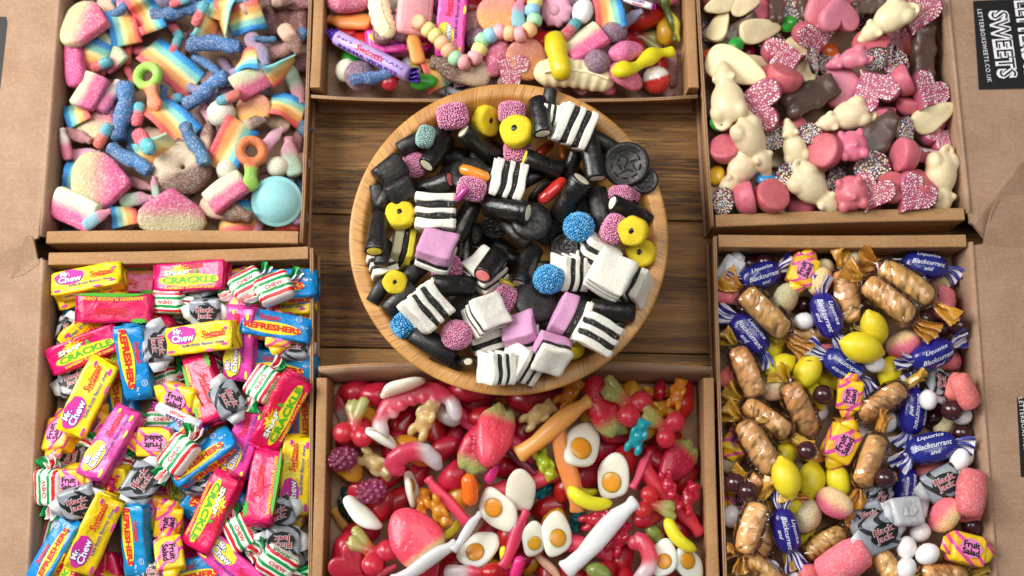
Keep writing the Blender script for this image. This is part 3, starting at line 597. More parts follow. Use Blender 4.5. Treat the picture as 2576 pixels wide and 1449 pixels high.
# blue wrapped blackcurrant sweet
SE = lambda x, y: .7 * max(1e-4, 1 - abs(x / 1.45) ** 2.6 - abs(y / .88) ** 2.4) ** (1 / 2.4)
V, F = ell((0, 0, 0), (1, 1, 1), 24, 14); p = 2.5; k = (np.abs(V) ** p).sum(1) ** (-1 / p); V = V * k[:, None] * np.array([1.42, .86, .7])
bb_ = deform((V, F), .05, 1.3, 5)
def onb(s, y, w_, h): return wrapz(text(s, 0, y, w_, h, .05, shear=.35, bold=.01), SE)
for i in range(2): proto(f'blue_twist{i}', ('wrapper', bb_ if not i else deform((V, F), .05, 1.3, 5 + i), 'wp_navy'), ('twist_end', tw(twist(1.25 - .15 * i, .28, .85, 2 + i, 3 + i), 1.3, 1, 15 - 45 * i, 25 + 30 * i), 'tw_bw', 0), ('twist_end', tw(twist(1.2, .28, .82, 2, 4), -1.3, -1, -20 + 50 * i, -20 + 50 * i), 'tw_bw', 0),
      ('lettering', cat(onb('Liquorice', .44, 1.5, .3), onb('Blackcurrant', -.06, 2.1, .3), onb('and', -.46, .6, .22)), 'ink_pale', 0), ref=2.84)
# toffee in cellophane
for i in range(3):
    tb_ = deform(lathe_x([(-1.3, .05), (-1.26, .3), (-1.1, .46), (-.5, .54), (.4, .55), (1.1, .47), (1.26, .3), (1.3, .05)], 18, 1.05, .9), .09, .9, 6 + i * 4)
    xs_ = np.linspace(-1.62, 1.62, 19); rs_ = np.interp(xs_, [-1.62, -1.45, -1.3, -1.0, -.4, .4, 1.0, 1.3, 1.45, 1.62], [.14, .27, .45, .57, .63, .64, .58, .46, .27, .14])
    fb_ = deform(lathe_x(list(zip(xs_, rs_)), 17, 1.15, .95), .09, .9, 6 + i * 4); fb_ = (fb_[0] + RNG.normal(0, .038, fb_[0].shape), [t for f in fb_[1] for t in ([f] if len(f) == 3 else [(f[0], f[1], f[2]), (f[0], f[2], f[3])])])
    proto(f'toffee{i}', ('toffee', tb_, 'toffee'), ('cellophane', fb_, 'film', 0), ('twist_end', tw(twist(1.0 + .1 * i, .16, .7 - .1 * i, 2 + i % 2, 5 + i), 1.5, 1, 25 - 22 * i, 35 + 20 * i)[:2], 'gold', 0), ('twist_end', tw(twist(1.05 - .1 * i, .16, .6 + .06 * i, 2, 9 + i), -1.5, -1, -20 + 25 * i, 50 - 40 * i)[:2], 'gold', 0), ref=2.7)
# small wrapped cubes
def cube(name, body, blobm, blobp, words, wm, seed, fold2='same'):
    B = deform(rbox(1.9, 1.55, 1.05, .2, 3), .08, 1.2, seed)
    ear = lambda sx: (np.array([(sx * .85, -.6, .3), (sx * .85, .6, .3), (sx * 1.45, .28, .42), (sx * 1.4, -.35, .1), (sx * .85, -.6, .2), (sx * .85, .6, .2), (sx * 1.45, .28, .36), (sx * 1.4, -.35, .04)]), [(0, 1, 2, 3), (7, 6, 5, 4), (0, 3, 7, 4), (1, 5, 6, 2), (2, 6, 7, 3), (0, 4, 5, 1)])
    ps = [('wrapper', B, body), ('end_fold', deform(ear(1), .08, 1.2, seed), fold2 if fold2 != 'same' else body, 0), ('end_fold', deform(ear(-1), .08, 1.2, seed), fold2 if fold2 != 'same' else body, 0), ('print_panel', blobp, blobm, 0)]
    for vf, m_ in words: ps.append(('lettering', vf, m_, 0))
    proto(name, *ps, ref=1.9)
zc = .6
cube('fruit_cube', 'fruit', 'ink_pinkl', blot(0, 0, .62, .5, zc, 20, .05, 1), [(cat(text('Fruit\nSalad', 0, 0, .95, .72, zc + .008, bold=.04)), 'ink_black')], 0, 1)
cube('jack_cube', 'jack', 'ink_black', blot(.1, 0, .72, .5, zc, 20, .05, 1), [(cat(text('Black\nJack', .1, 0, 1.12, .76, zc + .006, bold=.06)), 'ink_grey'), (cat(text('Black\nJack', .1, 0, 1.05, .7, zc + .012, bold=.02)), 'ink_brick')], 0, 2, 'wax')
cube('wax_cube', 'wax', 'wax', blot(0, 0, .5, .4, zc, 5, .3, 1), [], 0, 3)
# paper rolls of tablets
CY = lambda r: (lambda x, y: math.sqrt(max(1e-4, r * r - y * y)))
def roll(name, body, end, words):
    ps = [('wrapper', deform(lathe_x([(-2.0, .05), (-1.98, .36), (-1.94, .43), (-1, .45), (1, .45), (1.94, .43), (1.98, .36), (2.0, .05)], 24), .02, 1.5, 1), body), ('twist_end', tw(twist(.55, .28, .42, 3, 7, amp=.14), 1.92, 1, 15, 20)[:2], end, 0), ('twist_end', tw(twist(.55, .28, .42, 3, 8, amp=.14), -1.92, -1, -30, 60)[:2], end, 0)]
    for s, y, w_, h, m_, kw in words: ps.append(('lettering', wrapz(text(s, 0, y, w_, h, .02, **kw), CY(.46)), m_, 0))
    proto(name, *ps, ref=4.0)
roll('roll_violet', 'wp_lilac', 'wp_purple', [('Swizzels', .1, 1.5, .36, 'ink_red', sw), ('PARMA VIOLETS', -.3, 3.2, .2, 'ink_purple', dict(bold=.04)), ('NO       VEGAN', .12, 3.5, .16, 'ink_purple', {})])
roll('roll_white', 'wp_white', 'wp_magenta', [('FIZZERS', .16, 1.9, .3, 'ink_purple', dict(bold=.04)), ('Swizzels', -.2, 1.5, .3, 'ink_red', sw)])

# ------------------------------------------------------------------ material table
MT = {
 'liq': (liq,), 'liqm': (liq, .6, .42), 'fliq': (fondliq,), 'fw': (fond, 'f3efe2', .25), 'fp': (fond, 'd79cc4', .15), 'fy': (fond, 'e5d640', .15), 'fg': (fond, 'b9b592', .3),
 'belt': (belt,), 'yolk': (jelly, 'fa9622', None, 'X', 0, .4, .28, 0, 0), 'choc': (matte, '4d382f', None, 'X', 0, .4, .42), 'toffee': (matte, 'e8a95e', 'ecb56c', 'X', 0, 1.0, .35, .2, .1, 3, .07),
 'film': (film,), 'gold': (gold,), 'bead_pw': (beads, 'f4e4e0', 'e8b4c0', 'c05a84', 'f6eeea', 'efcdd2', 'd080a0'), 'bead_mix': (beads, 'f2ebdf', 'f4efe8', 'cf6a9a', 'e8cf90', 'f6f0ea', '8f9fc8', 'efe6da', 'f2e6dc'),
 'bead_pk': (beads, 'dd8fb0', 'e6a2be', 'd47fa6', 'e2a6c2'), 'bead_bl': (beads, '3f9bd4', '58aede', '7cc3ea', '2f8ccb'), 'bead_gr': (beads, '9fc2bb', '8fb6b2', 'b0cdc4'),
 'core_w': (matte, 'ece2c4'), 'core_y': (matte, 'e0cf3a'), 'core_p': (matte, 'e27a74'),
 'wp_cerise': (paper, 'd80e5c'), 'wp_yellow': (paper, 'f0d210'), 'wp_pink': (paper, 'de409e'), 'wp_blue': (paper, '0e86c8'), 'wp_navy': (paper, '20207c', .22), 'wp_lilac': (paper, 'b7a0dc'), 'wp_purple': (paper, '4a2a9c', .25),
 'wp_white': (paper, 'ece8ee'), 'wp_magenta': (paper, 'b01890', .22), 'wax': (paper, 'c9ccce', .35, .1, .8),
 'spear': (bands, [(0, hx('f4f1ea')), (.1, hx('d8242c')), (.22, hx('f4f1ea')), (.29, hx('169a4c')), (.4, hx('f4f1ea')), (.61, hx('169a4c')), (.72, hx('f4f1ea')), (.79, hx('d8242c')), (.9, hx('f4f1ea'))], .8),
 'spear_t': (bands, [(0, hx('169a4c')), (.3, hx('f4f1ea')), (.42, hx('d8242c')), (.52, hx('f4f1ea')), (.66, hx('169a4c'))], .7),
 'fruit': (swirl, 'f6cc1e', 'e2489c', 'f4b01e', .27), 'jack': (swirl, '8d949c', '232427', '9aa0a8', .25), 'tw_w': (paper, 'e6e3ea', .35), 'tw_b': (paper, '2c2d8e', .35)}
for n_, c_ in dict(yellow='f5dc2a', green='4fae2c', white='f6f1f4', orange='f4c01e', red='d8242c', navy='3a3a96', magenta='d2329a', lemon='f0e63a', pale='dfe4f2', dgreen='12803c', pinkl='ec86c0', black='1c1a1c', grey='c6ccd0', brick='a8323a', purple='5c2a8a', tan='caa06a').items(): MT['ink_' + n_] = (ink, c_)
def getmat(k):
    a = MT[k]; return M('mat_' + k, a[0], *a[1:])
for c_ in ('x',): pass

# ------------------------------------------------------------------ kinds of sweet: proto(s), material of 'x', of 'x2', name, description, short name, category
KT = {}
def K(t, pro, mat, name, desc, short, cat, x2=None):
    if isinstance(mat, tuple): MT['k_' + t] = mat; mat = 'k_' + t
    if isinstance(x2, tuple): MT['k2_' + t] = x2; x2 = 'k2_' + t
    KT[t] = dict(pro=pro if isinstance(pro, list) else [pro], mat=mat, x2=x2, name=name, desc=desc, short=short, cat=cat)
B3 = ['bottle0', 'bottle1', 'bottle2']; ST = ['stick0', 'stick1', 'stick2']; SLB = ['slab0', 'slab1', 'slab2']
# sour box
K('wm', ['slice0', 'slice1'], (sugar, 'bdb682', 'cf4f7c', 'X', -.1, .5), 'sour_slice', 'pink and green sugared fan-shaped slice', 'fan-shaped slice', 'sweet')
K('pb', B3, (sugar, 'd23f78', None, 'X', 0, 1, .3), 'jelly_bottle', 'deep pink sugared jelly bottle', 'pink bottle', 'sweet')
K('pm', B3, (sugar, 'cf8fa6', 'd9a8b4', 'X', 0, .8, .4), 'jelly_bottle', 'dusky pink sugared jelly bottle', 'dusky pink bottle', 'sweet')
K('pw', B3, (sugar, 'cf5a86', 'e3d2cb', 'X', .1, .5, .45), 'jelly_bottle', 'pink and white sugared jelly bottle', 'pink and white bottle', 'sweet')
K('br', B3, (sugar, '7c4040', 'a06464', 'X', 0, .8, .42), 'cola_bottle', 'dark brown sugared cola bottle', 'brown cola bottle', 'sweet')
K('cb', B3, (sugar, 'c4a488', '6d432e', 'X', -.2, .4, .4), 'cola_bottle', 'brown and clear sugared cola bottle', 'clear cola bottle', 'sweet')
K('li', B3, (sugar, '9a7a96', '8a80a4', 'X', 0, .8, .4), 'jelly_bottle', 'greyish lilac sugared jelly bottle', 'lilac bottle', 'sweet')
K('bp', B3, (sugar, '7fb5c4', 'c97b90', 'X', .1, .4, .4), 'jelly_bottle', 'pale blue and pink sugared bottle', 'blue and pink bottle', 'sweet')
K('pg', B3, (sugar, 'a9c9b2', 'c98a9c', 'X', .1, .5, .4), 'jelly_bottle', 'pale green and pink sugared bottle', 'green and pink bottle', 'sweet')
K('tr', 'bullet', (sugar, 'd0484a', '3fa6b4', 'X', .15, .2, .45), 'jelly_bullet', 'red and turquoise sugared jelly bullet', 'red and turquoise bullet', 'sweet')
K('rd', 'bullet', (sugar, 'cf3a44', None, 'X', 0, 1, .4), 'jelly_bullet', 'red sugared jelly bullet', 'red bullet', 'sweet')
K('blu', ST, (sugar, '0a5a8e', '10689e', 'X', 0, .8, .5), 'jelly_stick', 'blue sugared knobbly jelly stick', 'blue stick', 'sweet')
K('sl', SLB, (sugar, 'd25080', 'd8dcb4', 'Y', .1, .35, .4), 'sour_slab', 'pink and pale green sugared slab', 'pink and green slab', 'sweet')
K('dmg', 'dummy', (sugar, '8ac83c', 'ee8a4c', 'X', -.1, .2, .4), 'jelly_dummy', 'green and orange sugared jelly dummy with green ring', 'green-ringed dummy', 'sweet')
K('dmo', 'dummy', (sugar, 'f08a30', '8ccf3a', 'X', .15, .2, .4), 'jelly_dummy', 'orange and green sugared jelly dummy with orange ring', 'orange-ringed dummy', 'sweet')
K('bt', 'belt0', 'belt', 'rainbow_belt', 'flat rainbow striped belt piece', 'flat rainbow belt', 'sweet')
K('bc', 'belt1', 'belt', 'rainbow_belt', 'arched rainbow striped belt piece', 'arched rainbow belt', 'sweet')
K('bk', 'belt2', 'belt', 'rainbow_belt', 'crumpled rainbow striped belt piece', 'crumpled rainbow belt', 'sweet')
K('bn_', 'belt3', 'belt', 'rainbow_belt', 'edge-on rainbow striped belt piece', 'edge-on rainbow belt', 'sweet')
K('wb', 'round', (sugar, 'd9d6c0', None, 'X', 0, 1, .4), 'jelly_round', 'cream sugared jelly ball', 'cream ball', 'sweet')
K('pd', 'flat_disc', (sugar, 'e09a3c', 'd98a70', 'Y', 0, .8, .42), 'jelly_peach', 'orange sugared jelly peach', 'orange peach', 'sweet')
K('cd', 'ring_disc', (sugar, 'd9c4a4', '6b4630', 'X', .2, .25, .35), 'jelly_ring', 'cream and brown sugared ring', 'brown and cream ring', 'sweet')
K('fs_', 'saucer', (matte, '8cc6cc', None, 'X', 0, 1, .6, .1, .2, 3, .05), 'flying_saucer', 'pale blue wafer flying saucer', 'blue flying saucer', 'sweet')
# mixed box
K('ob', B3, (jelly, 'd98a48', None, 'X', 0, 1, .45, .3, .1), 'jelly_bottle', 'orange jelly bottle', 'orange bottle', 'sweet')
K('fban', 'foam_banana', (matte, 'f6ebbe', 'f4e6b4', 'X', 0, 1, .6, .3, .2), 'foam_banana', 'cream foam banana', 'foam banana', 'sweet')
K('ps', 'soft_slab', (matte, 'efa5a8', None, 'X', 0, 1, .6, .3, .2), 'foam_slab', 'pale pink moulded foam slab', 'pink foam slab', 'sweet')
K('pfl', 'flower', (matte, 'd99aae', None, 'X', 0, 1, .6, .3, .2), 'foam_flower', 'pink frilled foam flower', 'pink foam flower', 'sweet')
K('wmt', 'mint', (matte, 'f2efea', None, 'X', 0, 1, .3, .2, .05, 3, .03, .4), 'white_mint', 'white oval mint', 'white mint', 'sweet')
K('crc', 'snake', (jelly, '4c5a1c', 'd8c84a', 'Y', .12, .12, .35, .1, .2), 'jelly_crocodile', 'dark green and yellow jelly crocodile', 'green crocodile', 'sweet')
K('ysn', 'snake', (jelly, 'ead41e', None, 'X', 0, 1, .35, .2, .2), 'jelly_crocodile', 'long yellow jelly crocodile', 'yellow crocodile', 'sweet')
K('ytd', 'bullet', (jelly, 'e3d01e', None, 'X', 0, 1, .35, .2, .2), 'jelly_drop', 'bright yellow tapering jelly', 'yellow jelly', 'sweet')
K('pkb', 'lump', (sugar, 'cf5c88', None, 'X', 0, 1, .5), 'jelly_lump', 'pink sugared jelly lump', 'pink sugared lump', 'sweet')
K('pur', 'round', (sugar, '7c5570', None, 'X', 0, 1, .5), 'jelly_round', 'purple sugared jelly pastille', 'purple pastille', 'sweet')
K('rwm', 'round', (matte, 'c9242c', 'f2ece6', 'Y', .2, .1, .25, .2, .1, 3, .05, .5), 'striped_mint', 'red and white striped ball', 'red and white ball', 'sweet')
K('red', 'lump', (jelly, 'b41824', None, 'X', 0, 1, .3, .15, .2), 'jelly_lump', 'glossy red jelly lump', 'red jelly', 'sweet')
K('grn', 'lump', (jelly, '2f9a30', None, 'X', 0, 1, .35, .2, .2), 'jelly_lump', 'green jelly lump', 'green jelly', 'sweet')
K('jpur', 'flower', (jelly, '7a2a44', None, 'X', 0, 1, .3), 'jelly_flower', 'dark plum jelly flower', 'plum jelly', 'sweet')
# chocolate box
K('ms', 'mouse', (matte, 'ead8ae', None, 'X', 0, 1, .38, .25, .2, 3, .06), 'chocolate_mouse', 'white chocolate mouse', 'white mouse', 'chocolate')
K('mu', 'flat_mouse', (matte, 'e6d3a8', None, 'X', 0, 1, .5, .25, .3, 4, .06), 'chocolate_mouse', 'white chocolate mouse lying belly up', 'upturned white mouse', 'chocolate')
K('pmo', 'mouse', (matte, 'd67888', None, 'X', 0, 1, .4, .25, .2, 3, .06), 'candy_mouse', 'pink candy mouse', 'pink mouse', 'chocolate')
K('dom', 'dome', (matte, 'cf6674', None, 'X', 0, 1, .45, .25, .25, 4, .08), 'pink_chocolate', 'pink candy dome', 'pink dome', 'chocolate')
K('dof', 'dome', (matte, 'c65f6c', None, 'X', 0, 1, .5, .25, .3, 4, .1), 'pink_chocolate', 'pink candy dome lying flat side up', 'upturned pink dome', 'chocolate')
K('pig', 'pig', (matte, 'd46e80', None, 'X', 0, 1, .38, .25, .2, 3, .06), 'pink_pig', 'pink candy pig', 'pink pig', 'chocolate')
K('hp', 'heart', (matte, 'd67d8e', None, 'X', 0, 1, .42, .25, .2, 3, .06), 'candy_heart', 'plain pink candy heart', 'plain pink heart', 'chocolate')
K('ph', 'sprinkle_heart', (matte, 'b4566a', None, 'X', 0, 1, .5, .25, .2), 'sprinkled_heart', 'pink candy heart coated with sprinkles', 'sprinkled pink heart', 'chocolate')
K('jz', 'jazzie', 'choc', 'chocolate_disc', 'brown chocolate disc dotted with sprinkles', 'sprinkled chocolate disc', 'chocolate')
K('cbr', 'choc_bar', (matte, '5c463c', None, 'X', 0, 1, .36, .1, .4, 3, .12, .15), 'chocolate_bear', 'brown chocolate bear', 'chocolate bear', 'chocolate')
for t_, c_, n_ in (('sg', '1f9a2c', 'green'), ('sy', 'f2c81c', 'yellow'), ('so', 'e8701a', 'orange'), ('sb', '1784c4', 'blue'), ('sr', 'b81c34', 'red'), ('slc', 'cf9fcf', 'lilac')):
    K(t_, 'bean_lens', (matte, c_, None, 'X', 0, 1, .28, .1, .05, 3, .04, .4), 'sugar_bean', f'glossy {n_} sugar-coated chocolate bean', f'{n_} bean', 'sweet')
# bowl
TB = ['tube0', 'tube1', 'tube2']
K('tb', TB, 'core_w', 'liquorice_tube', 'black liquorice tube with cream filling', 'cream-filled tube', 'sweet')
K('tby', TB, 'core_y', 'liquorice_tube', 'black liquorice tube with yellow filling', 'yellow-filled tube', 'sweet')
K('tbp', TB, 'core_p', 'liquorice_tube', 'black liquorice tube with pink filling', 'pink-filled tube', 'sweet')
K('rod', 'rod', 'liqm', 'liquorice_rod', 'solid matt black liquorice rod', 'black rod', 'sweet')
K('lp', 'pillow_block', 'liqm', 'liquorice_block', 'chunky black liquorice block', 'black block', 'sweet')
K('sq', ['stripe', 'stripe2'], 'fw', 'liquorice_square', 'white and black layered liquorice square', 'striped square', 'sweet')
K('sqp', 'pinkstripe', 'fw', 'liquorice_square', 'pink, black and white layered liquorice square', 'pink square', 'sweet')
K('sqy', 'yellowstripe', 'fw', 'liquorice_square', 'yellow, black and beige layered liquorice square', 'beige square', 'sweet')
K('yl', 'cream_disc', (fond, 'e9cf24', .05), 'liquorice_roundel', 'yellow paste wheel with black liquorice centre', 'yellow wheel', 'sweet')
K('spp', 'spog_roll', (matte, 'b0688e'), 'beaded_sweet', 'pink bead-coated jelly button', 'pink beaded sweet', 'sweet', 'bead_pk')
K('spP', 'spog_ball', (matte, 'b0688e'), 'beaded_sweet', 'round pink bead-coated jelly button', 'round pink beaded sweet', 'sweet', 'bead_pk')
K('spb', 'spog_roll', (matte, '2c6a90'), 'beaded_sweet', 'blue bead-coated jelly button', 'blue beaded sweet', 'sweet', 'bead_bl')
K('spB', 'spog_ball', (matte, '2c6a90'), 'beaded_sweet', 'round blue bead-coated jelly button', 'round blue beaded sweet', 'sweet', 'bead_bl')
K('spg', 'spog_roll', (matte, '8aa8a4'), 'beaded_sweet', 'pale green bead-coated jelly button', 'green beaded sweet', 'sweet', 'bead_gr')
for t_, c_, n_ in (('tor', 'c4141c', 'red'), ('too', 'e08a12', 'orange'), ('top', 'b03a86', 'magenta'), ('toy', 'dfc81a', 'yellow')):
    K(t_, 'torpedo', (matte, c_, None, 'X', 0, 1, .22, .1, .05, 3, .04, .5), 'torpedo_sweet', f'shiny {n_} torpedo sweet', f'{n_} torpedo', 'sweet')
K('co', 'coin', 'liqm', 'liquorice_coin', 'black embossed liquorice coin', 'embossed coin', 'sweet')
K('cs', 'smooth_coin', (liq, .25, .38), 'liquorice_coin', 'smooth round black liquorice coin', 'smooth coin', 'sweet')
# chew box
K('my', ['bar_yellow0', 'bar_yellow1', 'bar_yellow2'], 'wp_yellow', 'chew_bar', 'yellow paper-wrapped chew bar', 'yellow chew bar', 'sweet')
K('mp', ['bar_pink0', 'bar_pink1', 'bar_pink2'], 'wp_pink', 'chew_bar', 'candy pink paper-wrapped chew bar', 'pink chew bar', 'sweet')
K('sn', ['bar_snap0', 'bar_snap1', 'bar_snap2'], 'wp_cerise', 'chew_bar', 'cerise chew bar with green and white lettering', 'cerise chew bar', 'sweet')
K('snb', ['bar_back0', 'bar_back1', 'bar_back2'], 'wp_cerise', 'chew_bar', 'cerise chew bar with red script lettering', 'red-scripted cerise bar', 'sweet')
K('rf', ['bar_blue0', 'bar_blue1', 'bar_blue2'], 'wp_blue', 'chew_bar', 'blue paper-wrapped chew bar', 'blue chew bar', 'sweet')
K('spm', 'spear', 'spear', 'mint_chew', 'red, white and green striped twist-wrapped chew', 'striped chew', 'sweet')
K('bj', 'jack_cube', 'jack', 'wrapped_chew', 'grey and black wrapped chew cube', 'grey wrapped chew', 'sweet')
K('bjw', 'wax_cube', 'wax', 'wrapped_chew', 'silvery wax-paper wrapped chew', 'silver wrapped chew', 'sweet')
K('fsa', 'fruit_cube', 'fruit', 'wrapped_chew', 'yellow and pink wrapped chew cube', 'yellow and pink chew', 'sweet')
K('fz', 'roll_white', 'wp_white', 'sweet_roll', 'white paper roll of sweets with magenta ends', 'white sweet roll', 'sweet')
K('pv', 'roll_violet', 'wp_lilac', 'sweet_roll', 'lilac paper roll of sweets with purple ends', 'lilac sweet roll', 'sweet')
# jelly box
K('jr', 'lump', (jelly, 'cc1c30', 'ae1a32', 'X', 0, .8, .28), 'jelly_lump', 'dark red jelly', 'dark red jelly', 'sweet')
K('jh', 'heart', (jelly, 'cc2040', None, 'X', 0, 1, .28), 'jelly_heart', 'crimson jelly heart', 'crimson heart', 'sweet')
K('jy', 'lump', (jelly, 'eaa028', None, 'X', 0, 1, .3), 'jelly_lump', 'amber jelly', 'amber jelly', 'sweet')
K('jw', 'lump', (jelly, 'd9cfca', None, 'X', 0, 1, .35), 'jelly_lump', 'milky white jelly', 'white jelly', 'sweet')
K('jgr', 'lump', (jelly, '8a9a4c', None, 'X', 0, 1, .3), 'jelly_lump', 'pale green jelly', 'pale green jelly', 'sweet')
K('jpw', B3, (jelly, 'd8c2c4', 'd23a5c', 'X', .2, .5, .35), 'jelly_fang', 'pink and white jelly fang', 'pink and white fang', 'sweet')
K('th', 'teeth', (jelly, 'ecdadc', 'e44660', 'Y', -.35, .35, .32), 'jelly_teeth', 'red jelly teeth with white fangs', 'jelly teeth', 'sweet')
K('hk', 'hook', (jelly, 'ea4866', 'ecdadc', 'X', .45, .4, .32), 'jelly_teeth', 'hooked red and white jelly fang', 'hooked fang', 'sweet')
K('ch', 'cherry_pair', (jelly, 'd83442', 'b4b468', 'X', .25, .6, .25, .5), 'jelly_cherries', 'pair of red jelly cherries with green stem', 'jelly cherries', 'sweet')
K('st', 'strawberry', (jelly, 'e84a68', 'c2ba80', 'X', .85, .3, .3, 0, .2, 3.6), 'jelly_strawberry', 'pink jelly strawberry with green leaf', 'jelly strawberry', 'sweet', (jelly, 'bcbb84', None, 'X', 0, 1, .3))
K('std', 'strawberry', (jelly, 'b81c38', '9a9c5c', 'X', .75, .35, .28, 0, .2, 3.6), 'jelly_strawberry', 'dark red jelly strawberry with green leaf', 'dark strawberry', 'sweet', (jelly, '9aa065', None, 'X', 0, 1, .3))
K('eg', ['egg0', 'egg2'], (jelly, 'f4ead6', None, 'X', 0, 1, .4, 0, .02), 'jelly_egg', 'white and yellow jelly fried egg', 'fried egg', 'sweet')
K('egc', 'egg1', (jelly, 'f4ead6', None, 'X', 0, 1, .4, 0, .02), 'jelly_egg', 'curled jelly fried egg', 'curled fried egg', 'sweet')
K('bk_', 'blackberry', (jelly, '8a3058', '96406a', 'X', 0, .8, .25), 'jelly_blackberry', 'purple jelly blackberry', 'jelly blackberry', 'sweet')
K('ban', 'banana', (jelly, 'eade2c', 'dcd426', 'X', 0, .9, .3, 0, .1), 'jelly_banana', 'yellow jelly banana', 'jelly banana', 'sweet')
for t_, c_, n_ in (('o', 'f0962a', 'orange'), ('c', 'f2bf86', 'golden clear'), ('t', '22a8b8', 'teal'), ('g', 'a8b82a', 'lime green'), ('r', 'd0283a', 'ruby red'), ('k', '1e5450', 'dark green')):
    K('be' + t_, 'bear', (jelly, c_, None, 'X', 0, 1, .14, 0, .45), 'jelly_bear', f'{n_} jelly bear', f'{n_} bear', 'sweet')
for t_, c_, n_ in (('o', 'f59a4c', 'orange'), ('r', 'e63e5c', 'red'), ('w', 'eee6e0', 'frosted white'), ('p', '7a2a48', 'plum'), ('k', 'dba88c', 'peach')):
    K('bo' + t_, 'long_bottle', (jelly, c_, None, 'X', 0, 1, .36, 0, .3), 'jelly_bottle', f'{n_} jelly bottle', f'{n_} bottle', 'sweet')
for t_, c_, n_ in (('o', 'e0661c', 'orange'), ('p', 'd02c78', 'pink')):
    K('jb' + t_, 'jelly_bean', (jelly, c_, None, 'X', 0, 1, .2, 0, .1), 'jelly_bean', f'shiny {n_} jelly bean', f'{n_} jelly bean', 'sweet')
# boiled sweets box
K('bl', ['blue_twist0', 'blue_twist1'], 'wp_navy', 'wrapped_sweet', 'blue wrapped sweet with striped twist ends', 'blue wrapped sweet', 'sweet')
K('tf', ['toffee0', 'toffee1', 'toffee2'], 'toffee', 'wrapped_toffee', 'toffee in clear wrapper with gold twist ends', 'gold-ended toffee', 'sweet')
K('lm', 'lemon', (matte, 'e6d80e', 'e8d416', 'X', 0, .8, .42, .35, .12, 2.5, .05), 'lemon_drop', 'yellow lemon-shaped boiled sweet', 'lemon sweet', 'sweet')
K('pr', 'pear_drop', (sugar, 'e2607a', 'efcf94', 'Y', .05, .35, .2, .4), 'pear_drop', 'pink and yellow boiled sweet', 'pink and yellow sweet', 'sweet')
K('pe', 'pear_drop', (sugar, 'cf9a6a', 'd3c79a', 'Y', -.2, .5, .25, .4), 'pear_drop', 'pale yellow-green boiled sweet', 'pale boiled sweet', 'sweet')
K('rk', 'chunk', (sugar, 'e86a72', None, 'X', 0, 1, .35, .4), 'sugared_chunk', 'coral pink sugared chunk', 'coral pink chunk', 'sweet')
K('an', 'ball', (matte, '3c161c', None, 'X', 0, 1, .2, .0, .05, 3, .1, .5), 'aniseed_ball', 'shiny dark maroon ball sweet', 'maroon ball', 'sweet')
K('mt', 'mint', (matte, 'f0edec', None, 'X', 0, 1, .3, .2, .04, 3, .03, .3), 'white_mint', 'white oval mint', 'white mint', 'sweet')
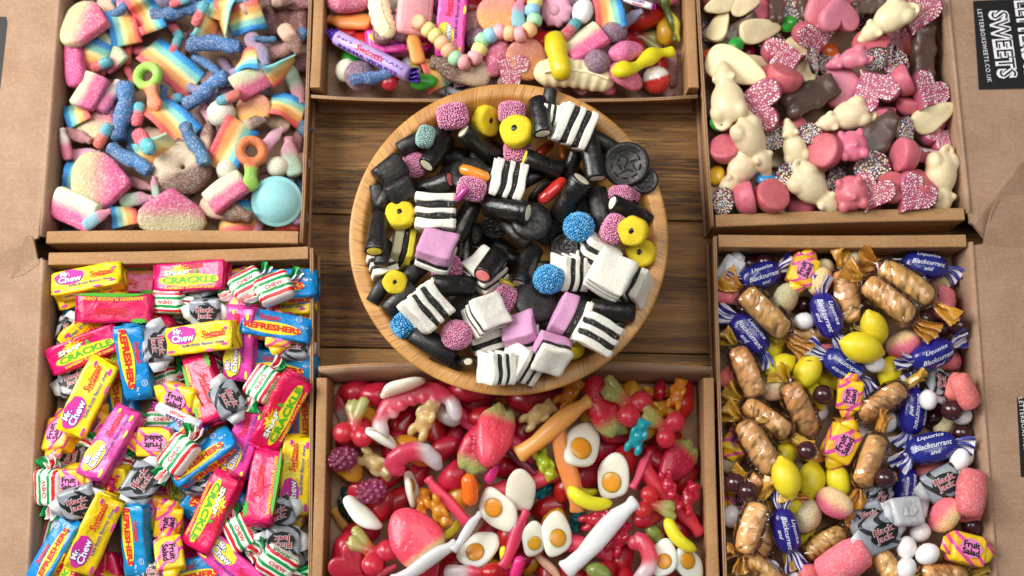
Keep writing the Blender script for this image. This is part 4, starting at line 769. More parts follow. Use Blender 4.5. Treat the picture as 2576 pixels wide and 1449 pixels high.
# ------------------------------------------------------------------ what lies where: kind, x, y, angle, length (in the pixels of one enlarged view), layer, options
# a view: x0, y0 in the 4096 px wide photograph, photograph px per view px
LISTS = [
('sour', 0, 0, .50466, '''
br 1320 190 -40 260 0;br 1450 190 70 300 0;br 1520 240 60 240 0;tr 1390 240 -60 200 1;br 1330 310 -20 220 0;br 1440 380 80 260 0;tr 1390 370 70 180 0;br 2250 110 85 400 0;br 2365 130 88 420 0
br 2130 130 100 280 1;cb 2050 90 20 230 1;br 2190 410 20 350 1;li 2050 400 -62 340 1;rd 1000 420 -95 170 1;blu 600 560 30 260 0;tr 1130 390 -10 200 1;sl 840 400 -50 340 1;rd 985 540 -60 160 1
pd 1060 490 20 150 0;br 960 570 -60 160 0;cb 600 640 70 220 0;pg 2330 660 -70 330 1;pm 2200 650 -40 200 0;blu 2290 720 -20 240 0;li 1570 920 -60 260 0;tr 1360 790 10 200 0;br 1140 760 80 260 0;br 1430 650 -30 240 0
pm 560 15 -30 240 0;blu 1400 90 5 440 1;tr 1430 15 10 180 2;blu 905 110 35 260 2;pw 970 30 -80 260 1;blu 1640 510 -35 270 1;li 1790 540 -60 200 0;tr 1590 110 60 220 2;cb 2310 320 -62 340 2;blu 2100 310 10 180 1
bt 1955 490 188 210 2;bt 975 220 105 290 2;bk 1170 120 -62 330 3;bc 620 430 -25 330 2;bt 1360 530 -38 470 2;bn_ 1790 150 -92 310 3;bt 1950 150 -165 290 2;bn_ 1640 200 65 240 1;bt 2270 860 -10 270 3;bt 395 900 110 210 2;bn_ 2235 540 35 270 2
dmg 1195 700 -72 435 3;pb 425 460 98 480 2;wm 610 190 -10 410 3 w=430;sl 715 730 68 310 3;pw 870 760 70 320 2;wm 640 900 60 420 1 w=480;blu 970 880 86 500 2;blu 1630 715 28 450 3;blu 1700 350 -3 460 3;wb 1755 900 0 235 2
tr 1815 775 195 220 3;pd 2010 870 0 290 1;cb 2010 980 20 240 2;sl 2000 640 30 330 1;tr 1095 905 90 220 2;bt 1360 960 -42 430 2;bt 1720 80 70 200 1;br 2030 60 0 240 0;cb 2240 20 10 170 1;br 690 640 20 260 0;tr 790 520 20 220 1
blu 470 200 60 150 0;br 1700 600 20 240 0;br 1880 240 0 260 0;blu 1290 770 80 200 0;br 880 640 0 300 0;pm 1660 930 -60 220 0;pm 770 230 -30 240 0'''),
('sour', 0, 450, .50466, '''
pw 430 250 100 260 2;br 620 190 -20 270 1;tr 820 185 60 220 2;blu 1030 370 -32 430 2;wm 815 560 0 470 2 w=520;bc 405 520 80 250 1;br 550 470 70 260 0;blu 500 640 8 290 1;sl 500 790 -25 400 2;bt 970 810 105 200 3
bp 770 890 32 250 2;br 960 930 15 310 1;wm 1365 790 88 380 2 w=540;rd 1160 900 20 220 0;cd 1450 440 -60 470 1;blu 1545 250 -60 420 3;dmo 1990 420 -90 455 3;bt 1835 270 -118 420 2;sl 1790 630 35 350 2;fs_ 2195 705 0 405 3
bc 1890 890 8 330 1;cb 1800 780 -18 470 1;wb 1800 450 0 170 1;pg 2310 350 105 340 2;wb 2200 430 15 180 1;pm 2160 210 50 260 1;br 2180 320 50 260 0;br 2350 240 80 280 0;blu 2370 560 -60 200 0;br 2340 880 80 220 0
br 1680 880 0 280 0;blu 610 935 5 240 0;pg 1080 690 10 270 1;br 1110 570 -20 240 1;pg 1230 590 90 180 1;li 1560 110 -60 220 0;cb 1640 190 80 300 1;bn_ 1230 295 20 320 1;tr 1145 235 -50 290 2;rd 2280 900 0 200 0
br 1000 290 -20 260 0;br 870 330 30 240 0;br 1230 210 70 240 0;br 620 380 60 260 0;pm 680 330 10 240 1;br 1720 640 40 240 0;br 760 760 0 240 0;br 1220 760 60 240 0;br 2010 950 0 220 0;br 480 450 60 220 0;li 1990 330 90 200 0'''),
('mixed', 1200, 0, .6405, '''
grn 330 380 80 260 0;wb 290 440 80 150 0;red 450 300 -20 320 0;red 490 450 0 270 0;jw 700 400 80 220 0;bj 990 540 10 190 0;br 820 340 80 220 0;red 1330 260 0 260 0;jpur 1490 140 0 240 0;ch 2130 230 -20 280 0
red 1930 250 -50 280 0;red 2150 110 20 300 0;pkb 2030 330 20 250 1;br 2320 430 80 240 0;ytd 1700 390 60 180 0;jy 2290 190 80 221 0;grn 770 580 5 180 1;ch 625 590 0 280 1;pm 640 525 10 150 0;bc 830 490 -60 230 1;blu 450 545 15 280 1
mp 610 260 12 390 0;ob 290 130 168 300 1;br 380 70 -60 230 0;mp 945 140 86 460 2;ob 720 290 100 240 2;fban 515 80 -78 370 2;ps 715 90 86 270 2;pd 1240 90 0 280 1;bp 1370 80 88 210 2;pfl 1600 70 0 215 1;wmt 1765 80 70 165 2
bt 1930 80 -80 230 2;fz 2110 20 -18 190 1;crc 2315 110 -78 330 2;ysn 2150 380 24 490 3;ytd 1610 350 -80 330 3;sl 1780 270 33 275 2;tr 1685 190 50 180 2;pd 1415 370 0 275 1;pkb 1230 360 75 290 1;cb 1000 430 170 390 2
ph 1325 490 150 210 1;fban 1715 520 176 520 1;pur 1855 390 0 175 2;pkb 2030 510 -30 250 1;rwm 2225 500 20 185 2;pv 455 350 -29 560 3 w=112;pkb 220 10 0 300 1;br 300 20 20 200 0;red 1080 60 0 260 0;red 1440 250 10 240 0;li 2060 120 30 200 0
red 1560 260 0 220 0;red 940 300 0 260 0;wb 560 20 0 200 0;red 2100 310 -30 200 0;pur 1960 200 0 170 0'''),
('choc', 2750, 0, .5225, '''
jz 100 240 0 218 0;jz 130 350 0 218 0;sr 730 260 0 150 0;sr 465 400 60 140 0;jz 400 690 0 218 0;jz 1310 130 0 229 0;mu 200 30 200 270 1;mu 430 45 20 240 1;mu 240 210 65 280 2;mu 540 235 12 340 2
cbr 680 70 85 260 2;cbr 890 40 100 230 1;cbr 1385 50 10 280 1;ph 1750 90 -100 340 1;hp 1150 120 96 320 3;hp 1010 60 120 260 1;ph 965 265 -70 310 2 ty=42;ms 1510 170 215 518 3;sg 770 185 20 150 1;sg 370 350 40 155 1;sr 590 345 25 150 0
slc 1165 315 0 155 0;so 1085 390 -20 160 0;so 540 470 60 150 0;so 1520 320 0 150 0;cbr 1800 410 92 430 2;ph 1610 310 60 200 0;dof 1400 370 -25 290 1 tx=150;pmo 1220 465 192 360 2;jz 1540 440 0 218 1 ty=50;jz 1410 500 0 206 1 tx=40
jz 1530 570 0 218 1;dom 1640 620 -60 250 1 tx=118;mu 870 450 -75 420 1;jz 955 460 0 218 1 ty=55;mu 345 515 -28 500 1;ph 720 455 8 330 2;dom 730 610 -10 285 2 tx=118;ms 250 715 95 588 3;ph 555 800 172 390 2;cbr 930 745 30 500 2
hp 1190 655 0 330 1;ph 1430 695 118 345 2;ph 1840 705 -118 310 2;dom 1700 800 0 220 1 tx=118;mu 1905 890 28 360 2;ms 1190 895 200 507 2;jz 1650 920 0 212 1;jz 930 920 0 218 0;dom 1480 880 0 220 1 tx=118;dom 340 940 0 240 1 tx=118;sy 90 110 80 150 0
sr 100 600 80 150 0;sy 120 720 80 150 0;jz 620 960 0 229 0;jz 1280 480 0 218 0;jz 1100 480 0 218 0;slc 690 950 0 150 0;jz 640 330 20 229 1;so 130 420 0 140 0'''),
('choc', 2750, 480, .5225, '''
ms 505 205 -57 561 3;ms 810 175 105 410 2;dof 250 230 0 240 2 tx=176;sy 205 425 80 165 1;sg 185 75 -20 150 1;sb 605 455 -10 155 2;sb 930 315 0 160 0;sg 350 745 0 150 1;ms 385 410 232 507 1;jz 805 440 0 270 2;jz 260 675 0 218 2 ty=-35
dom 440 660 -75 255 2 tx=118;dof 640 695 -20 270 2 tx=150;dof 640 550 -10 245 1 tx=150;ms 990 420 70 356 1;ms 985 640 -42 561 3;ms 790 740 210 388 0;pig 1260 200 -85 265 3;dom 1060 250 85 280 2 tx=118;dom 940 225 60 230 1 tx=118;cbr 1400 175 40 580 2
jz 1665 90 0 241 2 ty=30;jz 1530 310 0 229 1 ty=30;jz 1410 370 0 287 2;jz 1170 460 0 229 1;jz 1080 560 0 229 1;pig 1255 585 -80 275 3;dom 1670 275 80 270 2 tx=118;ph 1810 270 90 300 1 ty=58;ph 1945 155 40 240 1;ms 1960 490 -88 583 2
dof 1560 525 -60 250 1 tx=150;dof 1770 510 -15 270 1 tx=150;ph 1430 675 -112 310 2;ph 1740 675 -128 320 2;jz 1200 750 0 218 0;jz 650 130 0 218 1;jz 650 30 0 218 0;jz 940 110 0 195 1;jz 1350 520 0 218 0;jz 1130 640 0 206 0;jz 480 480 0 218 0
dom 1580 640 0 200 0;jz 1560 160 0 218 0;dom 880 760 0 240 0;dom 1640 760 0 240 0'''),
('bowl', 1380, 330, .4348, '''
spp 990 310 10 300 1;spp 1100 430 -30 270 0;yl 1300 360 0 300 1 ty=30;spg 740 500 80 210 1;tb 850 640 48 400 2 ty=25;tb 1230 570 -42 420 2 ty=20;spP 640 755 0 265 1;lp 420 820 40 300 1;lp 510 1000 30 260 1;rod 320 1090 -80 320 0
tbp 815 950 2 380 2 ty=-20;too 1190 835 -22 300 1;spp 1165 980 -15 275 1;top 1090 1120 45 170 1;sq 835 1205 0 390 3;yl 510 1225 0 285 2 tx=-35;tby 1110 1270 62 400 2 ty=18;tby 300 1390 -86 430 2 ty=-25;co 1370 1330 0 260 1 tx=35;rod 1090 690 -10 380 0;co 960 830 0 300 0
rod 620 560 30 300 0;rod 600 1330 -70 280 0;rod 1130 900 0 260 0;rod 900 1090 0 260 0;rod 850 480 30 260 0;rod 1280 820 0 260 0;rod 380 1050 60 260 0'''),
('bowl', 2000, 330, .4348, '''
yl 155 455 0 325 3 tx=-28;too 140 240 -20 200 1;spp 110 290 0 260 1;spp 170 640 0 280 1;tb 365 365 -74 390 2 ty=-32;sq 675 405 70 380 2;tor 410 610 45 240 1;too 570 640 100 170 1;tbp 660 780 82 320 1 ty=-45;tby 390 760 -12 390 2 ty=15;tb 835 760 -84 430 2 ty=-26;co 1160 755 -30 440 3
rod 930 560 -30 330 0;spb 985 950 0 220 0;spp 1110 1040 0 230 1;spp 1215 1020 60 210 0;sq 70 895 76 360 3 tx=20;co 370 1005 42 280 1 tx=55;tor 480 1025 42 330 2;tb 640 1070 52 470 3 ty=-22;tb 60 1170 -10 460 3 ty=-25;spB 725 1330 0 300 3;rod 920 1150 -80 400 2
tb 1165 1170 -27 370 2 ty=30;spp 1050 1345 62 280 2;yl 1225 1370 0 290 3 ty=-40;co 750 1120 0 230 1 ty=40;cs 290 1275 0 380 2;co 455 1375 0 280 1 tx=20;rod 560 480 0 280 0;rod 250 820 20 300 0;rod 1050 1150 -60 300 0;rod 560 830 80 300 0;rod 450 180 80 260 0
sq 470 300 80 200 0;rod 700 950 30 300 0;rod 520 1180 0 260 0;top 290 890 60 150 0;co 1330 900 0 260 0;rod 1280 1200 -40 260 0'''),
('bowl', 1380, 930, .4625, '''
sqy 485 140 80 300 1;sqp 790 155 -18 320 3 tx=55;rod 600 340 45 350 1;yl 430 430 0 220 1;sq 320 290 20 240 0;spp 880 320 20 280 1;tbp 1265 280 57 410 3 ty=20;sq 1215 330 45 300 2 tx=75;tb 930 460 -6 400 2 ty=32;rod 480 590 42 330 1;sq 700 660 -47 370 3;spb 530 785 40 265 2
cs 1030 630 0 330 1;spP 965 885 0 285 3;sq 1225 720 -62 310 3 tx=50;rod 760 970 -30 430 1;tb 1035 1110 100 230 2 ty=62;sq 1250 985 22 320 1;sq 1310 1170 88 290 3 tx=50;toy 1400 440 -20 150 1;spp 1375 580 60 260 1;rod 1120 200 40 300 0;rod 900 780 20 300 0;rod 690 240 30 300 0
rod 330 180 80 260 0;rod 1200 1000 0 260 0;rod 300 500 60 260 0;rod 880 1090 -20 300 0;co 1100 250 0 300 0'''),
('bowl', 2000, 930, .4623, '''
spb 115 90 0 200 0;tb 230 290 63 410 2 ty=25;spB 420 405 0 280 3;sq 600 345 82 310 2 tx=45;sq 850 190 -20 330 1 tx=30;yl 1220 190 0 270 1;sq 950 365 -28 350 3 tx=66;sq 1150 465 65 300 2;tb 975 680 -10 400 2 ty=25;rod 740 570 -30 320 1;cs 315 590 0 400 2
yl 560 575 0 190 0;rod 380 770 -20 450 1;sqp 600 750 66 360 3;sq 840 870 -27 340 3;sqp 180 865 15 300 2 tx=40;sqp 440 1050 -14 300 3 tx=-58;yl 625 1000 0 220 1;sq 190 1125 66 310 2 tx=30;co 740 980 0 280 0;rod 1000 800 40 300 0;rod 440 900 0 260 0;rod 680 480 0 260 0;rod 1040 560 60 260 0;rod 60 700 30 300 0
co 560 130 0 270 1;rod 300 1000 0 260 0;rod 830 600 0 260 0;rod 500 240 0 260 0'''),
('chews', 0, 950, .50466, '''
my 640 240 0 380 0;snb 1010 290 180 500 0;sn 1520 290 0 600 1;my 705 335 12 540 2;snb 920 565 181 590 2;rf 560 610 82 400 0;bj 450 740 70 220 0;sn 600 885 22 590 2;spm 1340 500 178 250 1;spm 1330 640 0 260 0;bj 1660 600 0 260 1;rf 1700 470 5 360 0
spm 1960 345 32 270 1;spm 2175 405 24 290 2;my 2385 390 -88 380 0;rf 2195 710 -8 370 1;rf 2410 620 82 400 0;my 2240 520 0 360 0;mp 1915 830 82 600 1;rf 1075 985 -82 600 2;bj 1255 865 -80 280 3;my 1610 800 6 600 3;sn 1440 1080 -70 500 0
snb 1640 1190 -68 600 1;spm 1290 1150 20 260 0;bj 500 1150 20 260 1;bj 770 930 40 240 0;my 705 1265 68 640 3;rf 980 1230 -80 500 0;fsa 1430 1280 -18 290 1;spm 2085 1160 238 280 2;bj 1800 1290 -60 270 2;rf 2380 1090 92 520 0;spm 2170 910 0 270 0
my 1880 1110 20 420 0;sn 2215 1385 63 640 3;fsa 1880 270 20 260 0;rf 2240 1010 -5 360 0;bj 2370 880 0 240 0;my 560 240 20 300 0'''),
('chews', 0, 1600, .50466, '''
fz 1420 130 158 400 3;fsa 400 280 90 280 1;mp 580 290 62 460 0;bj 570 440 80 250 0;spm 340 690 88 290 2;mp 885 350 67 620 3;fsa 590 650 0 260 1;bj 640 800 16 300 3;fsa 1235 335 180 280 1;spm 1420 430 52 300 3;bj 1130 660 60 310 2
fsa 1140 850 -20 340 1;rf 1620 460 38 540 2;mp 1940 330 70 600 1;bj 1840 380 80 240 0;bj 1600 640 10 250 1;sn 1700 875 -115 640 3;snb 2095 690 86 600 3;my 2350 590 88 620 1;pv 2250 660 88 420 0;sn 1440 830 -80 500 0;fsa 1335 965 80 250 1
fsa 1345 1225 -78 270 3;rf 450 1190 62 560 1;my 750 1055 68 640 3;rf 1085 1100 -88 560 2;sn 880 1100 62 600 0;spm 1910 1050 -62 280 1;bj 2240 1120 180 290 2;bj 2190 900 20 280 1;spm 2200 1290 -35 300 3;mp 1860 1330 -42 600 2;rf 1560 1360 10 400 1
sn 330 1300 86 500 0;spm 380 1080 85 270 0;sn 1000 1400 5 520 0;bj 1250 1390 0 240 1;snb 690 1400 20 480 0;snb 1520 1180 40 380 0;my 2340 980 60 400 0;bj 1000 560 60 240 0;fsa 1090 480 60 260 0;my 1000 480 60 420 0;rf 2390 150 90 420 0;spm 1300 170 0 260 0;my 780 620 0 400 0;mp 1200 980 80 420 0;fsa 720 180 60 260 0'''),
('jelly', 1230, 1440, .32997, '''
jr 620 370 -5 546 0;jpw 390 620 105 450 0;ch 570 760 82 620 1;egc 1130 240 18 600 2 tx=-85;th 1290 540 16 1100 1 w=620;bec 1420 740 62 560 2;egc 890 970 -30 470 2 tx=-100;bec 800 1240 -35 520 1;hk 1290 1200 12 700 2;bk_ 430 1200 20 390 1;st 2260 920 74 830 2 w=470;std 2080 1060 -112 720 1
jr 2040 520 40 598 0;jr 1780 990 80 468 0;beo 1980 840 60 340 0;jr 1640 1090 30 468 0;jr 1150 800 60 494 0;jr 1850 1310 10 468 0;jy 1850 1210 60 390 0;beo 2380 480 20 340 0;jr 880 430 0 546 0;jr 1600 420 0 546 0;jr 700 1100 60 442 0;jr 1950 350 0 546 0;jr 1040 1050 60 442 0;jr 2150 700 0 468 0'''),
('jelly', 2030, 1440, .32997, '''
jr 330 480 0 728 0;beo 740 430 48 450 1;bec 350 680 36 490 2;boo 560 820 35 1130 3;eg 900 1040 75 620 1;boo 720 1290 -78 1130 2;std 1190 560 -62 820 1;ch 1420 410 140 680 3;jr 1850 310 80 280 1;jw 1740 480 20 240 0;beo 2050 420 72 420 1;ch 1860 780 150 600 2
jy 2130 650 60 364 0;bet 1570 945 68 460 3;jw 1700 1060 80 240 0;std 2060 1230 50 640 1;beo 2130 1020 -50 420 0;jr 1160 1080 30 572 0;eg 1285 1420 92 564 3;bor 1620 1330 64 520 2;beg 440 1240 -62 440 1;bop 170 1250 -40 440 1;jr 470 1080 30 546 0;jr 850 520 80 546 0
jr 180 870 60 546 0;jy 620 960 40 416 0;eg 160 1590 82 526 1 tx=180;jr 1330 900 0 494 0;jr 1900 1010 30 468 0;jr 1000 300 0 494 0;jy 1060 620 60 494 0;jr 640 640 0 468 0;beo 1780 400 0 340 0'''),
('jelly', 1230, 1850, .32997, '''
bk_ 770 350 15 400 2;jr 620 170 80 468 0;egc 690 585 -42 580 2 tx=75;bek 460 530 80 440 0;boo 390 780 -58 540 0;ch 760 1060 140 640 2;jh 500 1210 -40 460 1;jr 280 1310 0 442 0;st 1300 910 -52 820 2 w=640;egc 1230 330 -78 450 1 tx=-90;beo 1590 560 -60 440 2;beo 1400 530 80 400 1
bor 1690 460 133 740 1;jbo 1970 330 96 405 2;jbp 2235 135 66 270 2;jbp 2090 260 80 260 0;eg 2310 580 -58 611 3;ban 1730 820 40 360 1;bow 1930 840 52 570 3;bow 1420 1215 30 900 2;eg 2080 1060 25 582 2;ban 2420 1180 -68 360 1;jpw 1920 1340 0 540 1;bor 900 1350 28 400 1
jr 1800 160 40 546 0;jr 1080 480 40 494 0;jr 1340 160 60 442 0;jr 2270 1330 0 380 1;jr 890 560 60 494 0;jr 2060 620 30 468 0;jy 1050 1090 40 442 0;jr 1820 1230 0 468 0;bor 2510 930 66 760 1;jr 1000 180 30 468 0;jr 2200 900 60 494 0;jr 640 860 0 468 0;jy 1650 700 0 442 0;jr 2400 60 0 442 0;jr 1200 1330 0 494 0'''),
('jelly', 2030, 1850, .32997, '''
jr 920 170 10 572 0;ban 990 445 -18 600 2;ban 940 340 -12 340 0;eg 595 870 78 564 3;bet 430 340 60 360 0;bet 820 720 70 320 0;bow 1125 890 43 1230 3;ber 1940 250 -72 370 2;ch 1800 520 -20 520 1;ber 2180 460 62 450 1;jr 1560 400 40 494 0;jr 2090 800 30 546 0;hk 1640 1150 -78 600 3
eg 1900 1160 72 488 2;eg 2190 1230 -38 470 2;ban 2080 890 -50 540 2;jgr 1780 870 -52 320 1;ber 1340 940 62 460 1;ber 1050 690 20 420 1;jy 1230 1200 80 416 0;bok 480 1240 -48 540 1;jbp 120 1280 72 310 2;jgr 1090 1320 -20 360 1;eg 320 930 80 451 1;jr 1480 900 60 520 0;jr 1560 720 30 494 0
jr 1700 660 20 468 0;jr 620 1230 0 520 0;jr 1380 1200 60 468 0;jr 1450 250 30 468 0;jr 2200 200 40 468 0;jr 1150 720 0 494 0;jr 720 300 60 494 0;jr 500 550 20 468 0;jr 1000 1100 40 494 0;jy 300 1180 60 442 0;jr 1250 620 0 494 0;jr 2000 1000 0 442 0'''),
('boiled', 2800, 930, .5031, '''
bjw 240 190 55 210 1;an 380 190 0 165 0;an 515 190 0 165 0;an 990 200 0 170 0;an 820 580 0 160 0;an 1785 690 0 160 1;an 1920 765 0 165 1;an 2085 745 0 165 1;an 980 1290 0 165 1;bl 480 345 18 350 1;fsa 810 270 65 250 1;tf 1160 460 -80 440 2;tf 1495 535 -42 480 3;tf 1640 335 -38 490 3
bl 1880 235 -8 360 1;tf 510 635 -46 490 3;bl 385 810 -52 380 2;bl 1010 660 -72 380 2;pe 680 525 62 270 1;pr 955 390 60 250 1;rk 1930 560 65 285 2;rk 2040 600 60 250 0;lm 1385 760 118 330 2;lm 1285 915 -14 385 3;lm 855 1105 62 330 2;mt 830 705 0 170 1;mt 720 710 60 170 0;mt 1395 1045 0 170 1
mt 1820 850 30 190 1;pr 1620 890 20 295 2;pr 750 980 20 270 0;bl 1140 1060 148 370 2;lm 1510 1095 60 290 1;bl 1935 970 22 380 2;tf 275 1105 -70 440 2;pe 560 1250 -10 265 1;pe 420 1090 60 250 0;tf 800 1400 -66 460 2;fsa 1185 1290 82 240 2;tf 1440 1350 32 450 3;bl 1690 1420 -98 380 1
mt 1815 1330 80 170 1;bj 1890 1220 80 230 1;rk 2035 1230 60 240 1;rk 2205 1265 -62 300 3;pe 1960 370 0 230 0;lm 1430 610 20 300 0;lm 1050 1170 0 280 0;rk 200 610 80 260 0;lm 580 900 60 280 0;tf 270 1330 30 400 0;pe 970 300 40 220 0;pe 1540 760 0 240 0;pr 1040 860 0 240 0;rk 2080 1020 0 240 0
an 1180 160 0 160 0;pe 1200 160 30 240 1;fsa 1380 300 0 240 0;an 1640 700 0 160 0;an 650 620 0 160 0;lm 640 1060 30 280 0;an 1640 1200 0 160 0;pe 1330 1180 0 240 0;rk 200 500 0 240 0;an 1720 100 0 160 0;bl 1450 640 -30 340 0'''),
('boiled', 2800, 1600, .5031, '''
tf 525 145 -36 440 2;tf 350 370 -60 490 3;an 850 405 0 165 2;an 235 660 0 165 1;an 380 725 0 165 1;an 1470 625 0 170 2;an 2000 80 0 175 2;an 2160 265 0 165 1;an 1850 140 0 165 0;pe 240 470 70 240 0;fsa 1115 350 62 290 3;lm 685 620 102 360 3;lm 670 430 60 290 1;lm 885 640 75 345 2;lm 1095 640 102 310 2
tf 1350 485 66 450 3;bl 1840 380 12 400 3;bl 1640 700 80 320 1;mt 2065 475 70 190 2;mt 2200 440 100 190 1;mt 2170 130 30 165 1;mt 1790 30 80 165 0;pr 1070 820 -36 315 2;pe 860 925 72 295 1;bj 1400 770 60 230 1;bj 1920 665 25 300 2;bjw 1620 890 6 270 3;bj 1400 1060 20 330 2;bj 1340 910 20 240 1
tf 990 1140 32 380 1;pr 1940 915 -125 315 3;rk 2180 740 75 390 3;rk 1850 570 10 280 0;rk 1140 1290 32 450 3;tf 400 1015 70 440 3;bl 680 1040 -77 370 3;mt 250 925 80 185 1;mt 1750 1050 30 190 1;mt 1640 1175 75 190 2;mt 1810 1225 30 200 2;mt 1910 1050 0 180 0;mt 1640 1340 60 190 2;mt 540 1350 30 190 1
fsa 2110 1185 -14 290 3;bj 2180 970 0 230 0;rk 1750 1350 0 280 0;tf 1500 1330 -60 420 1;tf 1950 1160 60 400 0;tf 1940 1390 0 420 1;fsa 250 800 0 240 0;fsa 230 1050 20 240 0;fsa 600 1180 0 240 0;tf 290 1360 -40 400 1;tf 480 1150 60 420 0;mt 1600 360 0 170 0;pe 1970 190 40 240 0;rk 900 1380 0 240 1;fsa 300 330 60 240 0
pe 800 800 0 240 0;an 1010 300 0 160 0;an 1250 560 0 160 0;pe 760 260 0 240 0;lm 520 470 60 280 0;pr 1280 480 0 220 0;an 2250 1000 0 160 0;lm 740 840 0 240 0;pe 1210 1010 0 240 0;rk 2180 900 0 240 0;an 2050 800 0 160 0;tf 1180 1180 30 380 0;pe 1450 760 0 240 0;fsa 1750 860 0 220 0'''),
]
NECK = [(750, 140, 'o'), (803, 185, 'y'), (848, 225, 'y'), (888, 270, 'o'), (928, 318, 'o'), (972, 365, 'g'), (1025, 390, 'p'), (1093, 357, 'p'), (1120, 310, 'y'), (1140, 253, 'g'), (1187, 222, 'b'), (1247, 197, 'p'), (1308, 208, 'o'), (1372, 215, 'p'), (1432, 185, 'o'), (1464, 127, 'g'), (1452, 63, 'b'), (1468, 8, 'y'), (1470, -50, 'p')]
# ------------------------------------------------------------------ the table, boxes and bowl
def obj(name, me, mat=None, parent=None, loc=None):
    o = bpy.data.objects.new(name, me); COL.objects.link(o)
    if parent: o.parent = parent
    if loc is not None: o.location = Vector(loc) * S
    if me and mat is not None:
        for m_ in (mat if isinstance(mat, list) else [mat]): me.materials.append(m_)
    return o
def tag(o, label=None, cat_=None, group=None, kind=None):
    if label: o['label'] = label
    if cat_: o['category'] = cat_
    if group: o['group'] = group
    if kind: o['kind'] = kind
    return o
tbl = obj('table_top', None); tag(tbl, 'brown wooden table top of broad planks under the boxes', 'table')
wood = M('wood_table', tablewood, 1)
y_ = -36.2; tr_ = math.radians(-1.1)
while y_ < 40:
    m_ = mesh('plank', *rbox(110, 8.05, 2.0, .07, 2), smooth=False); o = obj('plank', m_, wood, tbl); o.location = Vector((-(y_ + 4) * math.sin(tr_), (y_ + 4) * math.cos(tr_), -1.02)) * S; o.rotation_euler = (0, 0, tr_); y_ += 8.12
CARD = M('cardboard', card); EDGE = M('cardboard_edge', cardedge); CARDK = M('cardboard_kraft', card, 'b58a5c', 'a47a4e')
RIM = 3.0
def sheet(path, a0, a1, axis, th=.2, bow=0.0, n=14):
    """a board whose cross-section follows path [(d, z)] (d: outward distance), run from a0 to a1 along axis, bowed outward"""
    path = np.asarray(path, float); T = np.gradient(path, axis=0); T /= np.linalg.norm(T, axis=1)[:, None]; N_ = np.stack([T[:, 1], -T[:, 0]], 1)
    rings = []
    for i in range(n + 1):
        s = i / n; a = a0 + (a1 - a0) * s; bw_ = bow * (1 - (2 * s - 1) ** 4)
        prof = np.concatenate([path - N_ * th / 2, (path + N_ * th / 2)[::-1]]); zz = (prof[:, 1] / RIM).clip(0, 1)
        d = prof[:, 0] + bw_ * zz
        rings.append(np.stack([np.full(len(d), a), d, prof[:, 1]], 1) if axis == 'x' else np.stack([d, np.full(len(d), a), prof[:, 1]], 1))
    return loft(rings)
def rolled(w_, a0, a1, axis, sgn, bow=0.0):
    """double side wall folded over at the top"""
    h = RIM; prof = [(0, .1), (0, h - .1), (.03, h - .02), (.08, h), (w_ * .5, h + .015), (w_ - .08, h), (w_ - .02, h - .04), (w_, h - .1), (w_, .1)]
    rings = []
    for i in range(17):
        s = i / 16; a = a0 + (a1 - a0) * s; b = bow * (1 - (2 * s - 1) ** 2)
        rings.append(np.array([((a, sgn * (d + b * z / h), z) if axis == 'x' else (sgn * (d + b * z / h), a, z)) for d, z in prof]))
    return loft(rings)
def prism(pts, z0, z1):
    n = len(pts); V = [(x, y, z0[i] if hasattr(z0, '__len__') else z0) for i, (x, y) in enumerate(pts)] + [(x, y, z1[i] if hasattr(z1, '__len__') else z1) for i, (x, y) in enumerate(pts)]
    return np.array(V), [tuple(range(n))[::-1], tuple(range(n, 2 * n))] + [(i, (i + 1) % n, n + (i + 1) % n, n + i) for i in range(n)]
